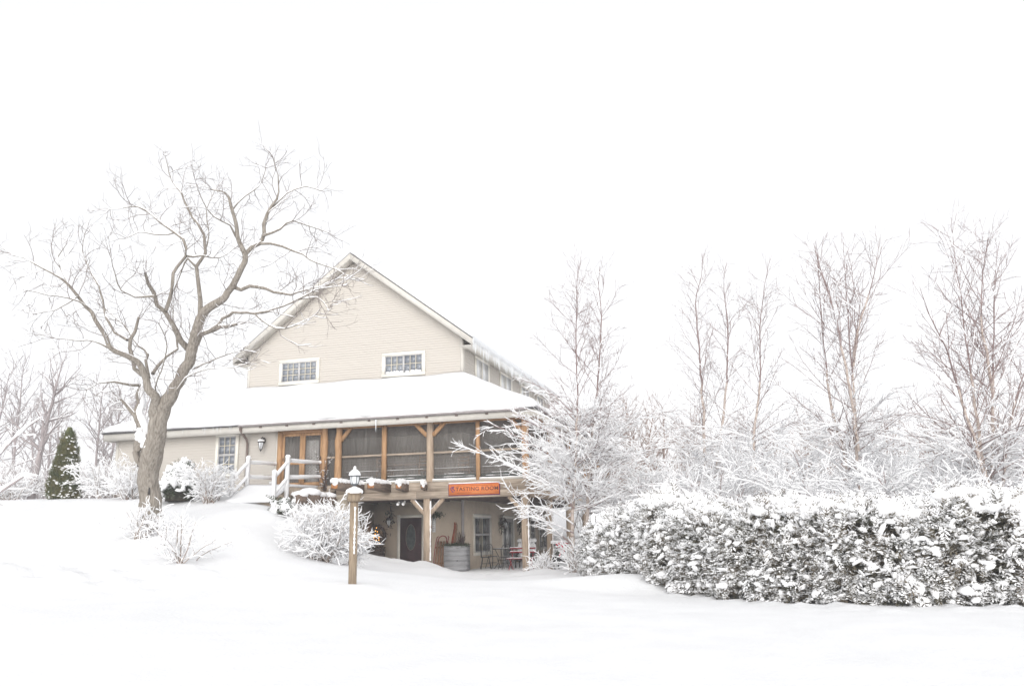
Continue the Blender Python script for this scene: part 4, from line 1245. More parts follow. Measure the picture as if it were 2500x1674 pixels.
def resample(P, R, step, jitter, rng, nmax=40):
    """smooth polyline (Catmull-Rom) with a little crookedness"""
    P = np.array(P, float); R = np.array(R, float)
    if len(P) == 2:
        P = np.vstack([P[0], (P[0] + P[1]) / 2, P[1]]); R = np.array([R[0], R.mean(), R[1]])
    E = np.vstack([2 * P[0] - P[1], P, 2 * P[-1] - P[-2]])
    out, rad = [], []
    for i in range(1, len(E) - 2):
        L = np.linalg.norm(E[i + 1] - E[i]); k = max(1, int(L / step))
        for s in range(k):
            t = s / k
            a, b_, c, d = E[i - 1], E[i], E[i + 1], E[i + 2]
            out.append(.5 * (2 * b_ + (c - a) * t + (2 * a - 5 * b_ + 4 * c - d) * t * t + (3 * b_ - a - 3 * c + d) * t ** 3))
            rad.append(R[i - 1] * (1 - t) + R[i] * t)
    out.append(P[-1]); rad.append(R[-1])
    out, rad = np.array(out), np.array(rad)
    if jitter: out[1:-1] += rng.normal(0, 1, out[1:-1].shape) * (jitter * np.minimum(1, rad[1:-1] * 12) * np.clip(.09 / (rad[1:-1] + 1e-6), .12, 1))[:, None]
    return out, rad

def shoot(rng, p, d, L, r0, r1, n, curl, lift):
    """one growing shoot: n points, wandering by curl, bending up by lift (down when negative)"""
    P = np.empty((n, 3)); P[0] = p
    d = nrm(d)
    for i in range(1, n):
        d = nrm(d + rng.normal(0, curl, 3) + np.array([0, 0, lift]))
        P[i] = P[i - 1] + d * L / (n - 1)
    return P, np.linspace(r0, r1, n)

def side_dir(rng, t, ang, bias=None):
    a = nrm(np.cross(t, rng.normal(0, 1, 3)))
    if bias is not None: a = nrm(a + bias - t * np.dot(bias, t))
    return nrm(t * math.cos(ang) + a * math.sin(ang))

def twigs_on(rng, branches, spacing, len_rng, ang, n, curl, lift, rr, start=.15, bias=None, taper=.6):
    out = []
    for P, R in branches:
        seg = np.linalg.norm(np.diff(P, axis=0), axis=1); cum = np.concatenate([[0], np.cumsum(seg)]); L = cum[-1]
        s = L * start + rng.uniform(0, spacing)
        while s < L * .985:
            i = min(np.searchsorted(cum, s) - 1, len(seg) - 1); i = max(i, 0)
            f = (s - cum[i]) / max(seg[i], 1e-9)
            p = P[i] * (1 - f) + P[i + 1] * f; r = R[i] * (1 - f) + R[i + 1] * f
            t = nrm(P[i + 1] - P[i])
            l = rng.uniform(*len_rng) * (1 - taper * s / L)
            d = side_dir(rng, t, rng.normal(ang, .18), bias)
            q0 = min(rr[0], r * .75)
            out.append(shoot(rng, p, d, l, q0, min(rr[1], q0), n, curl, lift))
            s += spacing * rng.uniform(.5, 1.5)
    return out

def snow_on(rng, branches, a, b_, prob, hmin=.3, zfun=None, rmax=.2, off=(.7, .35)):
    """white ridges lying on the branches: returns tubes"""
    out = []
    for P, R in branches:
        T = np.gradient(P, axis=0); T /= np.linalg.norm(T, axis=1, keepdims=True) + 1e-12
        h = np.sqrt(np.clip(1 - T[:, 2] ** 2, 0, 1))
        pr = prob if zfun is None else prob * zfun(P[len(P) // 2])
        if rng.random() > pr: continue
        sr = np.minimum((a + b_ * R) * np.clip((h - hmin) / (1 - hmin), 0, 1) ** .5 * rng.uniform(.55, 1.35, len(P)), rmax)
        if sr.max() < a * .35: continue
        sr[0] *= .6; sr[-1] *= .5
        Q = P.copy(); Q[:, 2] += R * off[0] + sr * off[1]
        out.append((Q, np.maximum(sr, .001)))
    return out

def woody(name, label, cat, base, trunk, crown, snow, mats, group=None, sides=(9, 4, 4), trunk_name='trunk', crown_name='crown'):
    t = thing(name, label, cat, base, group)
    if trunk:
        V, Q = tubes(trunk, sides[0]); mesh_np(trunk_name, V, Q, None, M[mats[0]], t, True)
    if crown:
        V, Q = tubes(crown, sides[1]); mesh_np(crown_name, V, Q, None, M[mats[1]], t, True)
    if snow:
        V, Q = tubes(snow, sides[2]); mesh_np('snow', V, Q, None, M['tree_snow'], t, True)['kind'] = 'stuff'
    return t

# ---- the old tree: main limbs in their places, twigs grown on them
def old_tree():
    rng = np.random.default_rng(5)
    D0 = 22.0
    k = 860 / 1466.0
    def pt(x, y, dd): return at(x * k, 330 + y * k, D0 + dd)
    pm = k * D0 / F_PX            # metres per crop pixel
    limbs = [  # points x, y, radius in crop pixels; depth at start and end
        ([(632, 1690, 62), (630, 1640, 52), (626, 1560, 44), (622, 1480, 41), (621, 1400, 40), (628, 1330, 44), (652, 1260, 38), (664, 1190, 34), (690, 1110, 31), (735, 1040, 27), (775, 970, 26), (795, 890, 25), (820, 820, 25), (850, 740, 22), (890, 690, 20), (940, 650, 17), (990, 590, 15), (1020, 530, 14), (1035, 470, 13), (1020, 400, 10), (1000, 330, 9), (985, 270, 8), (965, 215, 6), (935, 190, 4.5), (890, 185, 3)], 0, -.5),
        ([(655, 1270, 28), (647, 1150, 26), (640, 1080, 21), (605, 1000, 16), (575, 940, 14), (500, 900, 12), (455, 870, 11), (420, 820, 10), (390, 760, 9), (350, 690, 8), (310, 645, 7), (265, 590, 6), (220, 560, 5), (150, 520, 4), (75, 480, 3), (30, 470, 2)], -.1, -1.6),
        ([(606, 1370, 40), (592, 1300, 30), (585, 1220, 25), (576, 1150, 21), (580, 1070, 17), (590, 1030, 13)], .1, .5),
        ([(578, 1180, 12), (548, 1150, 10), (520, 1110, 8), (497, 1090, 6)], .3, .2),
        ([(590, 985, 11), (550, 930, 10), (535, 870, 9), (525, 835, 9), (555, 795, 8), (575, 735, 6)], -.2, .4),
        ([(470, 880, 7), (380, 840, 5), (300, 835, 4), (200, 825, 2.5)], -.5, .3),
        ([(525, 835, 7), (470, 800, 6), (440, 740, 6), (420, 690, 5.5), (400, 600, 5), (360, 530, 4), (330, 450, 3), (340, 380, 2)], .2, 1.6),
        ([(265, 590, 4.5), (235, 520, 4), (225, 470, 3), (260, 420, 2)], -1.2, -.4),
        ([(635, 980, 9), (660, 950, 8), (700, 910, 7), (745, 872, 6), (730, 780, 5), (725, 700, 4)], 0, 1.2),
        ([(620, 1000, 8), (610, 900, 7), (560, 840, 5), (500, 760, 4), (430, 700, 3.5)], .1, 1.8),
        ([(790, 872, 17), (740, 800, 13), (690, 710, 10), (640, 640, 9), (612, 590, 8), (603, 545, 6)], 0, -1.4),
        ([(690, 712, 10), (708, 670, 9), (720, 590, 8.5), (740, 520, 7.5), (775, 470, 7), (770, 400, 6.5), (735, 370, 6), (670, 330, 5), (600, 270, 4.5), (540, 260, 3.5), (450, 270, 2)], -.6, .8),
        ([(845, 735, 14), (847, 660, 11), (832, 580, 9.5), (825, 520, 9), (860, 460, 8), (855, 380, 7), (830, 330, 6), (790, 270, 5.5), (760, 200, 4.5), (720, 150, 3.5), (690, 40, 2)], .1, 1.4),
        ([(825, 520, 6), (790, 478, 5.5), (760, 540, 4), (730, 620, 3)], .5, 1.0),
        ([(830, 850, 12), (860, 815, 11), (900, 790, 9.5), (960, 775, 8), (1005, 765, 6)], 0, -.9),
        ([(985, 605, 10), (1090, 600, 8.5), (1160, 620, 7.5), (1210, 640, 6.5), (1270, 630, 5), (1330, 610, 4), (1400, 608, 3), (1450, 590, 2)], -.2, -1.5),
        ([(885, 795, 9), (950, 745, 7), (990, 717, 7), (1080, 720, 6), (1170, 700, 5), (1270, 660, 4.5), (1350, 620, 4), (1460, 600, 2)], -.4, -2.2),
        ([(1080, 722, 5), (1140, 770, 5), (1210, 785, 4), (1280, 760, 2.5), (1340, 730, 1.5)], -1.2, -1.5),
        ([(1270, 660, 3.5), (1350, 650, 3.5), (1400, 700, 2.5)], -1.6, -2.4),
        ([(1038, 465, 11), (1075, 440, 10.5), (1110, 415, 10), (1115, 335, 9), (1160, 260, 7), (1180, 190, 5), (1180, 120, 3.5), (1160, 50, 2)], -.3, .7),
        ([(1110, 418, 7), (1200, 430, 6), (1290, 465, 5), (1350, 500, 4), (1440, 530, 3), (1480, 555, 2)], -.2, -.9),
        ([(1112, 385, 7), (1190, 350, 5.5), (1250, 320, 4.5), (1340, 350, 3), (1400, 370, 2)], 0, 1.0),
        ([(1160, 260, 5), (1220, 200, 4), (1300, 170, 3), (1370, 190, 2)], .3, .9),
        ([(985, 270, 5), (1040, 210, 4), (1100, 170, 3), (1130, 90, 2)], -.4, .6),
        ([(1000, 390, 6), (970, 340, 5), (900, 300, 4), (850, 230, 3), (820, 140, 2)], -.4, -1.6),
        ([(640, 645, 6), (560, 650, 5), (500, 620, 4), (470, 550, 3), (455, 480, 2)], -1.0, -1.9),
        ([(775, 470, 6), (850, 470, 5), (930, 480, 3), (990, 440, 2)], .0, .9),
        ([(735, 370, 5), (650, 380, 4), (580, 370, 3), (520, 395, 2)], .4, 1.3),
        ([(580, 1030, 8), (540, 1030, 6.5), (470, 1015, 5.5), (400, 1025, 4), (350, 1050, 2.5)], .2, -.8),
        ([(815, 960, 5), (880, 930, 4), (950, 900, 3), (1020, 880, 1.5)], 0, -1.2),
        ([(720, 1090, 5), (780, 1000, 4), (880, 960, 3), (990, 955, 2)], -.1, -1.5),
        ([(640, 1100, 5), (660, 1000, 4), (700, 860, 3.5), (660, 760, 2.5)], .1, -1.0),
        ([(350, 690, 5), (270, 650, 4), (180, 640, 3), (90, 620, 2)], -1.1, -2.0),
        ([(310, 645, 4), (220, 700, 3), (130, 720, 2)], -1.2, -.2),
        ([(860, 460, 5), (880, 380, 4), (870, 280, 3), (905, 190, 2)], .9, 1.9),
    ]
    main = []
    for pts, d0, d1 in limbs:
        n = len(pts)
        P = [pt(632 + (x - 632) * (.955 if y < 1000 else 1 - .045 * max(0, min(1, (1300 - y) / 300))), 1300 - (1300 - y) * .962 if y < 1300 else y, d0 + (d1 - d0) * i / (n - 1)) for i, (x, y, r) in enumerate(pts)]
        R = [r * pm * (1.0 if (n > 20 and i < 9) else (.84 if r > 5 else .62)) for i, (x, y, r) in enumerate(pts)]
        main.append(resample(P, R, .22, .05, rng))
    t1 = twigs_on(rng, main, .27, (.5, 1.45), .95, 7, .20, .05, (.013, .0055), start=.30, taper=.25)
    # each limb ends in a spray
    for P, R in main:
        if R[-1] < .05:
            for q in range(3):
                t1.append(shoot(rng, P[-1], nrm(P[-1] - P[-3]) + rng.normal(0, .45, 3), rng.uniform(.25, .6), .010, .005, 7, .18, .05))
    t2 = twigs_on(rng, t1, .19, (.25, .75), .85, 5, .18, .07, (.0078, .0042), start=.2, taper=.2)
    t3 = twigs_on(rng, t2, .24, (.12, .34), .8, 4, .15, .07, (.0052, .0038), start=.25, taper=.2)
    crown = t1 + t2 + t3
    snow = snow_on(rng, main[1:], .012, .55, 1.0, .25, rmax=.085) + snow_on(rng, [main[0]], .0, .42, 1.0, .42, rmax=.07) + snow_on(rng, t1, .009, .5, .55, .45) + snow_on(rng, t2, .007, .3, .30, .5)
    base = at(632 * k, 330 + 1690 * k, D0)
    base[2] = ground_at(base[0], base[1])
    # snow plastered along the broken stem
    P, R = main[2]
    side = nrm(CAM - P[len(P) // 2]) * np.array([1, 1, 0])
    snow.append((P + (side * .55 + RT * .55) * R[:, None] + np.array([.0, 0, .02]), np.maximum(R * .85 * rng.uniform(.8, 1.1, len(R)), .02)))
    def furrowed(P, R, sides, seed):
        r2 = np.random.default_rng(seed)
        V, Q = tube_batch(P[None], R[None], sides)
        V = V.reshape(len(P), sides, 3)
        a = np.arange(sides)[None, :] * 2 * math.pi / sides
        ln = np.concatenate([[0], np.cumsum(np.linalg.norm(np.diff(P, axis=0), axis=1))])[:, None]
        k = 1 + .035 * np.sin(8 * a + 1.6 * np.sin(ln * 2.3) + 1) + .03 * np.sin(15 * a + 2.2 * np.sin(ln * 3.7 + 2) + 3) + .025 * np.sin(3 * a + ln * 1.9) + r2.normal(0, .018, (len(P), sides))
        k = 1 + (k - 1) * np.clip(R / .12, .3, 1)[:, None]
        V = P[:, None, :] + (V - P[:, None, :]) * k[:, :, None]
        return V.reshape(-1, 3), Q
    thick = []
    for q in (0, 1, 2):
        P, R = resample(main[q][0], main[q][1], .07, .0, rng)
        thick.append(furrowed(P, R, 40 if q == 0 else 26, q))
    t = woody('old_tree', 'large bare old tree with forked trunk and broken snow-packed limb', 'tree', base, main[3:], crown, snow, ('bark', 'twig'), sides=(10, 3, 5), trunk_name='limbs')
    off = 0; Vs, Qs = [], []
    for V, Q in thick: Vs.append(V); Qs.append(Q + off); off += len(V)
    mesh_np('trunk', np.vstack(Vs), np.vstack(Qs), None, M['bark'], t, True)
    b = MB()
    for (x, y, s) in ((610, 1312, 1.0), (650, 1505, .0)):
        if s:
            c = pt(x + 4, y, -.32); b.lump(c, (.065, .06, .05), .1)
    b.build('hollow', M['black_iron'], t, True)
    b = MB(); c = pt(621, 1478, -.285); b.lump(c, (.025, .03, .13), .1); b.build('bark_slit', M['black_iron'], t, True)
    c = pt(566, 1330, -.05); b = MB()
    b.tube([pt(596, 1290, 0), pt(575, 1300, -.12), pt(562, 1320, -.16), pt(572, 1350, -.18), pt(590, 1375, -.15)], [.12, .1, .075, .08, .06], 8); b.build('burl', M['bark'], t, True)
    b = MB()
    for q in range(22):
        u = rng.random()
        p = pt(578 + 40 * u + rng.normal(0, 6), 1225 + 85 * u + rng.normal(0, 8), -.17 - .10 * u + rng.normal(0, .02)); b.lump(p, (.085, .08, .065), .12)
    b.build('fork_snow', M['tree_snow'], t, True)
old_tree()

# ---- birches
def birch(label, stems, seed, base, Lmax, snow_z, group='birches behind the hedge', dens=.17, low=.06, r_scale=1.0, extra=None, lf=.5, fine=1.0, tw=1.0):
    """stems: lists of (x, y, depth) picture points, bottom first; snow_z: height below which everything is loaded"""
    rng = np.random.default_rng(seed)
    main, trunk, lead = [], [], []
    for pts in stems:
        P = [at(*p) for p in pts]
        H = np.linalg.norm(P[-1] - P[0])
        r0 = (.022 + .0048 * H) * r_scale
        R = [max(.006, r0 * (1 - .95 * (i / (len(P) - 1)) ** .85)) for i in range(len(P))]
        P, R = resample(P, R, .3, .03, rng)
        main.append((P, R))
        k = int(len(P) * .5)
        trunk.append((P[:k + 1], R[:k + 1])); lead.append((P[k:], R[k:]))
        for q in range(3):
            lead.append(shoot(rng, P[-2 - q], nrm(P[-1] - P[-4]) + rng.normal(0, .16, 3), rng.uniform(.2, .5), .006, .0035, 7, .06, .05))
    zb = base[2]
    t1 = []
    for P, R in main:
        seg = np.linalg.norm(np.diff(P, axis=0), axis=1); cum = np.concatenate([[0], np.cumsum(seg)]); L = cum[-1]
        s = L * low
        az = rng.uniform(0, 6.28)
        while s < L * .985:
            i = max(0, min(np.searchsorted(cum, s) - 1, len(seg) - 1))
            f = (s - cum[i]) / seg[i]
            p = P[i] * (1 - f) + P[i + 1] * f; r = R[i] * (1 - f) + R[i + 1] * f
            u = s / L
            az += 2.4 + rng.normal(0, .4)
            z = p[2] - zb
            loaded = z < snow_z
            tilt = math.radians(rng.uniform(24, 56) if not loaded else rng.uniform(48, 88))
            d = np.array([math.cos(az) * math.sin(tilt), math.sin(az) * math.sin(tilt), math.cos(tilt)])
            l = Lmax * (1 - u) ** .7 * rng.uniform(.45, 1.2) + .22
            q0 = min((.007 + .0028 * l) if not loaded else (.010 + .004 * l), r * .6)
            t1.append(shoot(rng, p, d, l, q0, .0042, 10, .055, .03 if not loaded else rng.uniform(-.05, .04)))
            s += dens * rng.uniform(.4, 1.6) * (lf if loaded else 1.15)
    if extra:
        for pts, r0 in extra:
            P = [at(*p) for p in pts]
            t1.append(resample(P, np.linspace(r0, .006, len(P)), .25, .03, rng))
    t2 = twigs_on(rng, t1, .19 * tw, (.35, 1.0), .52, 6, .11, .0, (.0065, .0038), start=.12, taper=.45)
    t3 = twigs_on(rng, t2, .17 * tw, (.12, .36), .62, 3, .10, .0, (.0048, .0036), start=.15, taper=.3)
    def zf(p):
        z = p[2] - zb
        return float(np.clip((snow_z * 1.5 - z) / (snow_z * .75), .14, 1))
    E_ = (.35, .12)
    snow = snow_on(rng, t1, .016 * fine, .9, 1.0, .1, zf, .05, E_) + snow_on(rng, t2, .0135 * fine, 1.0, 1.0, .0, zf, .2, E_) + snow_on(rng, t3, .0115 * fine, .9, 1.0, .0, zf, .2, E_)
    return woody('birch_tree', label, 'tree', base, trunk, lead + t1 + t2 + t3, snow, ('birch_bark', 'birch_twig'), group, sides=(8, 3, 3))

def base_of(x, y, d):
    p = at(x, y, d); p[2] = ground_at(p[0], p[1]); return p

def stem(px, d0, d1=None):
    d1 = d0 if d1 is None else d1
    return [(x, y, d0 + (d1 - d0) * i / (len(px) - 1)) for i, (x, y) in enumerate(px)]

d = 24.5
birch('snow-laden two-stemmed birch in front of the porch corner', [
    stem([(1397, 1400), (1398, 1300), (1402, 1200), (1408, 1060), (1410, 960), (1406, 830), (1408, 720), (1412, 645)], d, d - .3),
    stem([(1430, 1400), (1432, 1290), (1436, 1180), (1448, 1040), (1462, 900), (1468, 780), (1462, 700), (1464, 650)], d + .3, d + .8)],
    31, base_of(1405, 1395, d), 2.9, 4.6, group=None, dens=.15, low=.205, lf=.30, fine=.66, tw=.78,
    extra=[(stem([(1398, 1330), (1345, 1285), (1295, 1245), (1258, 1215), (1232, 1180)], d - .2, d - 1.3), .03),
           (stem([(1400, 1240), (1340, 1180), (1262, 1140), (1190, 1112), (1125, 1088)], d - .2, d - 1.2), .028),
           (stem([(1404, 1160), (1340, 1110), (1270, 1070), (1210, 1040), (1175, 1058)], d - .2, d - 1.4), .026),
           (stem([(1404, 1120), (1350, 1060), (1290, 1030), (1240, 1000)], d - .2, d - 1.0), .024),
           (stem([(1400, 1280), (1345, 1245), (1295, 1235), (1250, 1238)], d - .2, d - 1.6), .026),
           (stem([(1400, 1300), (1355, 1280), (1315, 1268), (1280, 1255)], d - .2, d - 1.8), .026),
           (stem([(1436, 1200), (1500, 1140), (1580, 1100), (1660, 1090)], d, d + .6), .028),
           (stem([(1436, 1240), (1520, 1200), (1600, 1180), (1690, 1190)], d, d + .4), .028),
           (stem([(1436, 1150), (1510, 1050), (1590, 1010), (1680, 1000)], d, d + .8), .028)])
d = 30.0
birch('thin forked birch left of the three stems behind the hedge', [
    stem([(1722, 1230), (1720, 1090), (1715, 978), (1708, 870), (1700, 768), (1700, 720), (1712, 677), (1716, 620)], d),
    stem([(1735, 1220), (1760, 1060), (1772, 954), (1777, 811), (1770, 740), (1767, 682), (1775, 640)], d + .6)],
    32, base_of(1722, 1340, d), 2.9, 4.8, dens=.17, low=.02)
birch('slender single-stemmed birch in the middle behind the hedge', [
    stem([(1838, 1240), (1844, 1179), (1840, 1060), (1853, 959), (1856, 860), (1856, 787), (1868, 690), (1880, 630)], d - 2)],
    33, base_of(1842, 1340, d - 2), 2.7, 4.6, dens=.15, low=.02)
d = 22.5
birch('tall three-stemmed birch right of middle behind the hedge', [
    stem([(2100, 1250), (2097, 1188), (2090, 1080), (2088, 1002), (2078, 882), (2070, 768), (2064, 690), (2058, 590)], d),
    stem([(2090, 1230), (2060, 1100), (2030, 1002), (2022, 930), (2011, 844), (2003, 740), (1997, 643), (1990, 600)], d + .6),
    stem([(2095, 1100), (2080, 980), (2050, 820), (2025, 720), (1998, 640), (1992, 590)], d - .3, d - .8),
    stem([(2082, 900), (2095, 800), (2120, 720), (2140, 640), (2148, 580)], d, d + .6)],
    34, base_of(2100, 1360, d), 2.6, 4.1, dens=.17, low=.03)
d = 17.5
birch('tallest many-stemmed birch at the right edge behind the hedge', [
    stem([(2420, 1240), (2412, 1193), (2396, 1100), (2384, 1026), (2370, 910), (2355, 811), (2345, 720), (2330, 620), (2322, 530)], d),
    stem([(2425, 1230), (2422, 1122), (2424, 1010), (2424, 906), (2426, 780), (2429, 667), (2440, 590)], d + .4),
    stem([(2440, 1230), (2452, 1130), (2470, 1020), (2490, 940), (2520, 850), (2540, 740)], d + .1, d + .5),
    stem([(2412, 1180), (2380, 1080), (2340, 950), (2310, 850), (2270, 770), (2245, 700)], d - .2, d - .9),
    stem([(2424, 960), (2410, 860), (2395, 770), (2400, 660), (2412, 580)], d, d - .6)],
    35, base_of(2418, 1400, d), 2.0, 3.1, dens=.15, low=.02)

# low snow-laden saplings that fill the ground behind the hedge
def sapling(label, x, y, dd, H, seed, group):
    rng = np.random.default_rng(seed)
    base = base_of(x, y, dd)
    main = []
    for k in range(4):
        az = rng.uniform(0, 6.28)
        main.append(shoot(rng, base + [rng.normal(0, .1), rng.normal(0, .1), -.1], np.array([math.cos(az) * .35, math.sin(az) * .35, 1]), H * rng.uniform(.7, 1.1), .03, .008, 9, .07, .02))
    t1 = twigs_on(rng, main, .16, (.8, 2.0), 1.0, 8, .09, -.01, (.014, .005), start=.15, taper=.45)
    t2 = twigs_on(rng, t1, .17, (.3, .8), .65, 5, .12, -.01, (.007, .0042), start=.15, taper=.4)
    t3 = twigs_on(rng, t2, .2, (.1, .3), .6, 3, .12, 0, (.0052, .004), start=.2)
    E_ = (.35, .12)
    snow = snow_on(rng, t1, .018, .9, 1, .0, off=E_) + snow_on(rng, t2, .0145, .9, 1, .0, off=E_) + snow_on(rng, t3, .012, .9, .97, .0, off=E_)
    return woody('snowy_sapling', label, 'tree', base, main, t1 + t2 + t3, snow, ('birch_twig', 'birch_twig'), group, sides=(6, 3, 3))
SG = 'snow-laden saplings behind the hedge'
SL_ = 'low snow-laden sapling arching behind the hedge'
s0 = sapling(SL_, 1560, 1320, 25.0, 3.0, 41, SG)
s1 = sapling(SL_, 1930, 1330, 20.5, 2.7, 42, SG)
s2 = sapling(SL_, 2250, 1340, 17.0, 2.5, 43, SG)
for src, x, dd, rz, sc in ((s1, 1640, 24.0, 1.2, 1.05), (s2, 1740, 23.5, 2.2, 1.15), (s0, 1830, 23.0, 2.9, .9), (s0, 2020, 19.8, 4.0, .85), (s2, 2110, 19.0, .8, 1.0), (s1, 2180, 17.6, 3.6, .9), (s0, 2330, 16.2, 5.1, .75), (s1, 2470, 15.4, 2.0, .8), (s0, 2560, 15.6, .9, .8), (s2, 1990, 22.0, 5.5, 1.2), (s2, 1500, 25.5, 4.4, .85), (s1, 2400, 18.5, 5.9, 1.0), (s0, 1690, 27.0, 1.9, 1.0), (s1, 2290, 20.5, .3, 1.1), (s2, 1600, 27.0, 3.3, 1.3), (s1, 1780, 26.0, 4.9, 1.3), (s0, 1900, 25.0, .7, 1.15), (s1, 2060, 24.0, 2.7, 1.3), (s2, 2190, 21.5, 4.1, 1.35), (s0, 2360, 20.0, 1.5, 1.05), (s2, 2480, 19.0, 3.0, 1.25), (s1, 1530, 28.0, 5.2, 1.2)):
    c = copy_tree(src)
    c.location = [float(v) for v in base_of(x, 1330, dd)]
    c.rotation_euler = (0, 0, rz); c.scale = (sc, sc, sc)

# ---- shrubs
def bush(name, label, x, y, dd, R, H, seed, n=26, snow=1.0, mats=('shrub_twig', 'shrub_twig'), group=None, thick=.014, arch=-.02, sp=.15, base=None, curl=.11, fine=.88):
    rng = np.random.default_rng(seed)
    base = base_of(x, y, dd) if base is None else np.array(base, float)
    main = []
    for k in range(n):
        az = rng.uniform(0, 6.28); sp_ = math.sqrt(rng.random())
        d_ = np.array([math.cos(az) * sp_ * R / H * 1.05, math.sin(az) * sp_ * R / H * 1.05, 1.0])
        main.append(shoot(rng, base + [rng.normal(0, R * .14), rng.normal(0, R * .14), -.06], d_, math.hypot(H, R * sp_) * rng.uniform(.65, 1.05), thick, .005, 9, curl, arch))
    t1 = twigs_on(rng, main, sp, (.25, .7), .8, 6, .18, .0, (.008, .0045), start=.12, taper=.3)
    t2 = twigs_on(rng, t1, sp * 1.05, (.1, .32), .7, 3, .14, 0, (.0055, .004), start=.15, taper=.3)
    E_ = (.35, .12)
    sn = snow_on(rng, main, .014 * fine, .9, snow, .0) + snow_on(rng, t1, .0145 * fine, .9, snow, .0, off=E_) + snow_on(rng, t2, .012 * fine, .9, snow, .0, off=E_)
    return woody(name, label, 'shrub', base, main, t1 + t2, sn, mats, group, sides=(5, 3, 3), trunk_name='stems', crown_name='twigs')
bush('frosted_shrub', 'big white snow-crusted shrub left of the lamp post', 785, 1395, 20.5, .9, 1.4, 51, 64, thick=.013, sp=.085, arch=-.05, curl=.15, fine=.78)
bush('frosted_shrub', 'smaller snow-crusted shrub just behind the lamp post', 858, 1388, 21.5, .26, .9, 56, 20, thick=.012, sp=.10, arch=-.03)
bush('frosted_shrub', 'frosted shrub around the foot of the old tree', 350, 1318, 21.0, .7, .85, 52, 22, sp=.14)
bush('frosted_shrub', 'spreading white shrub with bare brown stems right of the old tree', 442, 1362, 18.2, 1.0, 1.0, 53, 13, thick=.014, sp=.13)
bush('frosted_shrub', 'wide frosted shrub left of the steps, under the window', 512, 1225, 26.3, .75, 1.25, 54, 40, sp=.13)
bush('frosted_shrub', 'pale frosted shrub at the left corner of the wing', 262, 1228, 29.5, 1.3, 1.5, 55, 40, sp=.15)
bush('frosted_shrub', 'frosted shrub against the wing wall just left of the old tree', 318, 1228, 28.3, .95, 1.0, 62, 34, sp=.13)
bush('frosted_shrub', 'pale frosted shrub between the conical evergreen and the wing', 195, 1228, 31, 1.0, 1.1, 57, 26, sp=.15)
bush('frosted_shrub', 'low frosted plants right of the steps below the screen doors', 748, 1222, 25.2, .75, .55, 58, 34, sp=.12)
bush('frosted_shrub', 'small frosted tuft beside the patio corner post', 1322, 1392, 25.6, .32, .40, 59, 20, sp=.10)
bush('frosted_shrub', 'thin frosted stems at the foot of the porch birch', 1400, 1392, 24.2, .45, .9, 60, 14, sp=.13)
bush('frosted_shrub', 'frosted scrub at the far left behind the snowbank', 20, 1228, 33, 1.6, 1.3, 61, 34, sp=.17)
for k, (x, y, r, lab) in enumerate(((-3.62, -6.0, .30, 'snow-capped boulder just right of the stair post'), (-3.58, -5.45, .40, 'largest snow-capped boulder under the screen doors'), (-3.55, -4.9, .32, 'snow-capped boulder under the right screen door'), (-3.4, -4.5, .30, 'snow-capped boulder at the foot of the climbing vine'))):
    p = np.array([x, y, 2.50])
    t = thing('boulder', lab, 'rock', p, 'boulders below the screen doors')
    b = MB(); b.lump(p + [0, 0, r * .25], (r, r * .8, r * .75), .10); b.build('stone', M['tail_wood'], t, False)
    b = MB(); b.lump(p + [0, 0, r * .72], (r * 1.02, r * .85, r * .42), .05); b.build('snow_cap', M['tree_snow'], t, True)
# bare vine on the porch jamb
rng = np.random.default_rng(77)
vm = [shoot(rng, np.array([-3.72 + rng.normal(0, .05), -4.14, 2.9]), np.array([rng.normal(0, .12), -.01, 1]), rng.uniform(.7, 1.5), .009, .005, 8, .10, .05) for _ in range(12)]
vt = twigs_on(rng, vm, .07, (.06, .2), .9, 4, .2, 0, (.006, .004), start=.05, taper=.2)
woody('climbing_vine', 'bare brown vine climbing the post right of the screen doors', 'vine', (-3.72, -4.14, 2.9), vm, vt, snow_on(rng, vt, .008, .5, .25, .2), ('vine', 'vine'), sides=(5, 3, 4), trunk_name='stems', crown_name='twigs')

# ---- evergreens made of leafy sprays
def spray_proto(rng, nl=8, lw=.10, ll=.42, droop=.12):
    V, Q = [], []
    for i in range(nl):
        t = .08 + .9 * i / (nl - 1)
        for s in (-1, 1):
            L = ll * (1 - .55 * t) * rng.uniform(.8, 1.2); a = math.radians(rng.uniform(35, 60)) * s
            d_ = np.array([math.cos(a), math.sin(a), rng.normal(0, .18)]); p = np.array([t, 0, -droop * t * t])
            w = np.array([-d_[1], d_[0], rng.normal(0, .4)]); w = nrm(w) * lw * L / ll
            k = len(V)
            V += [p, p + d_ * L * .5 + w * .5, p + d_ * L, p + d_ * L * .5 - w * .5]; Q.append([k, k + 1, k + 2, k + 3])
    return np.array(V), np.array(Q)

def lump_proto(rng, r, noise=.16, coarse=False):
    V, Fc = ico() if not coarse else ico_coarse()
    ph = rng.uniform(0, 6.28, 6)
    k = 1 + noise * (np.sin(V[:, 0] * 3 + ph[0]) + np.sin(V[:, 1] * 4 + ph[1]) + np.sin(V[:, 2] * 3 + V[:, 0] * 2 + ph[2])) + rng.normal(0, noise * .4, len(V))
    return V * k[:, None] * np.array(r), Fc

def scatter(protos, pick, Rm, loc):
    Vs, Fs, off = [], [], 0
    for k, (V, Fc) in enumerate(protos):
        ix = np.where(pick == k)[0]
        if len(ix) == 0: continue
        W = np.einsum('nij,vj->nvi', Rm[ix], V) + loc[ix][:, None, :]
        Vs.append(W.reshape(-1, 3))
        Fs.append((Fc[None] + (off + np.arange(len(ix)) * len(V))[:, None, None]).reshape(-1, Fc.shape[1]))
        off += len(ix) * len(V)
    return np.vstack(Vs), np.vstack(Fs)

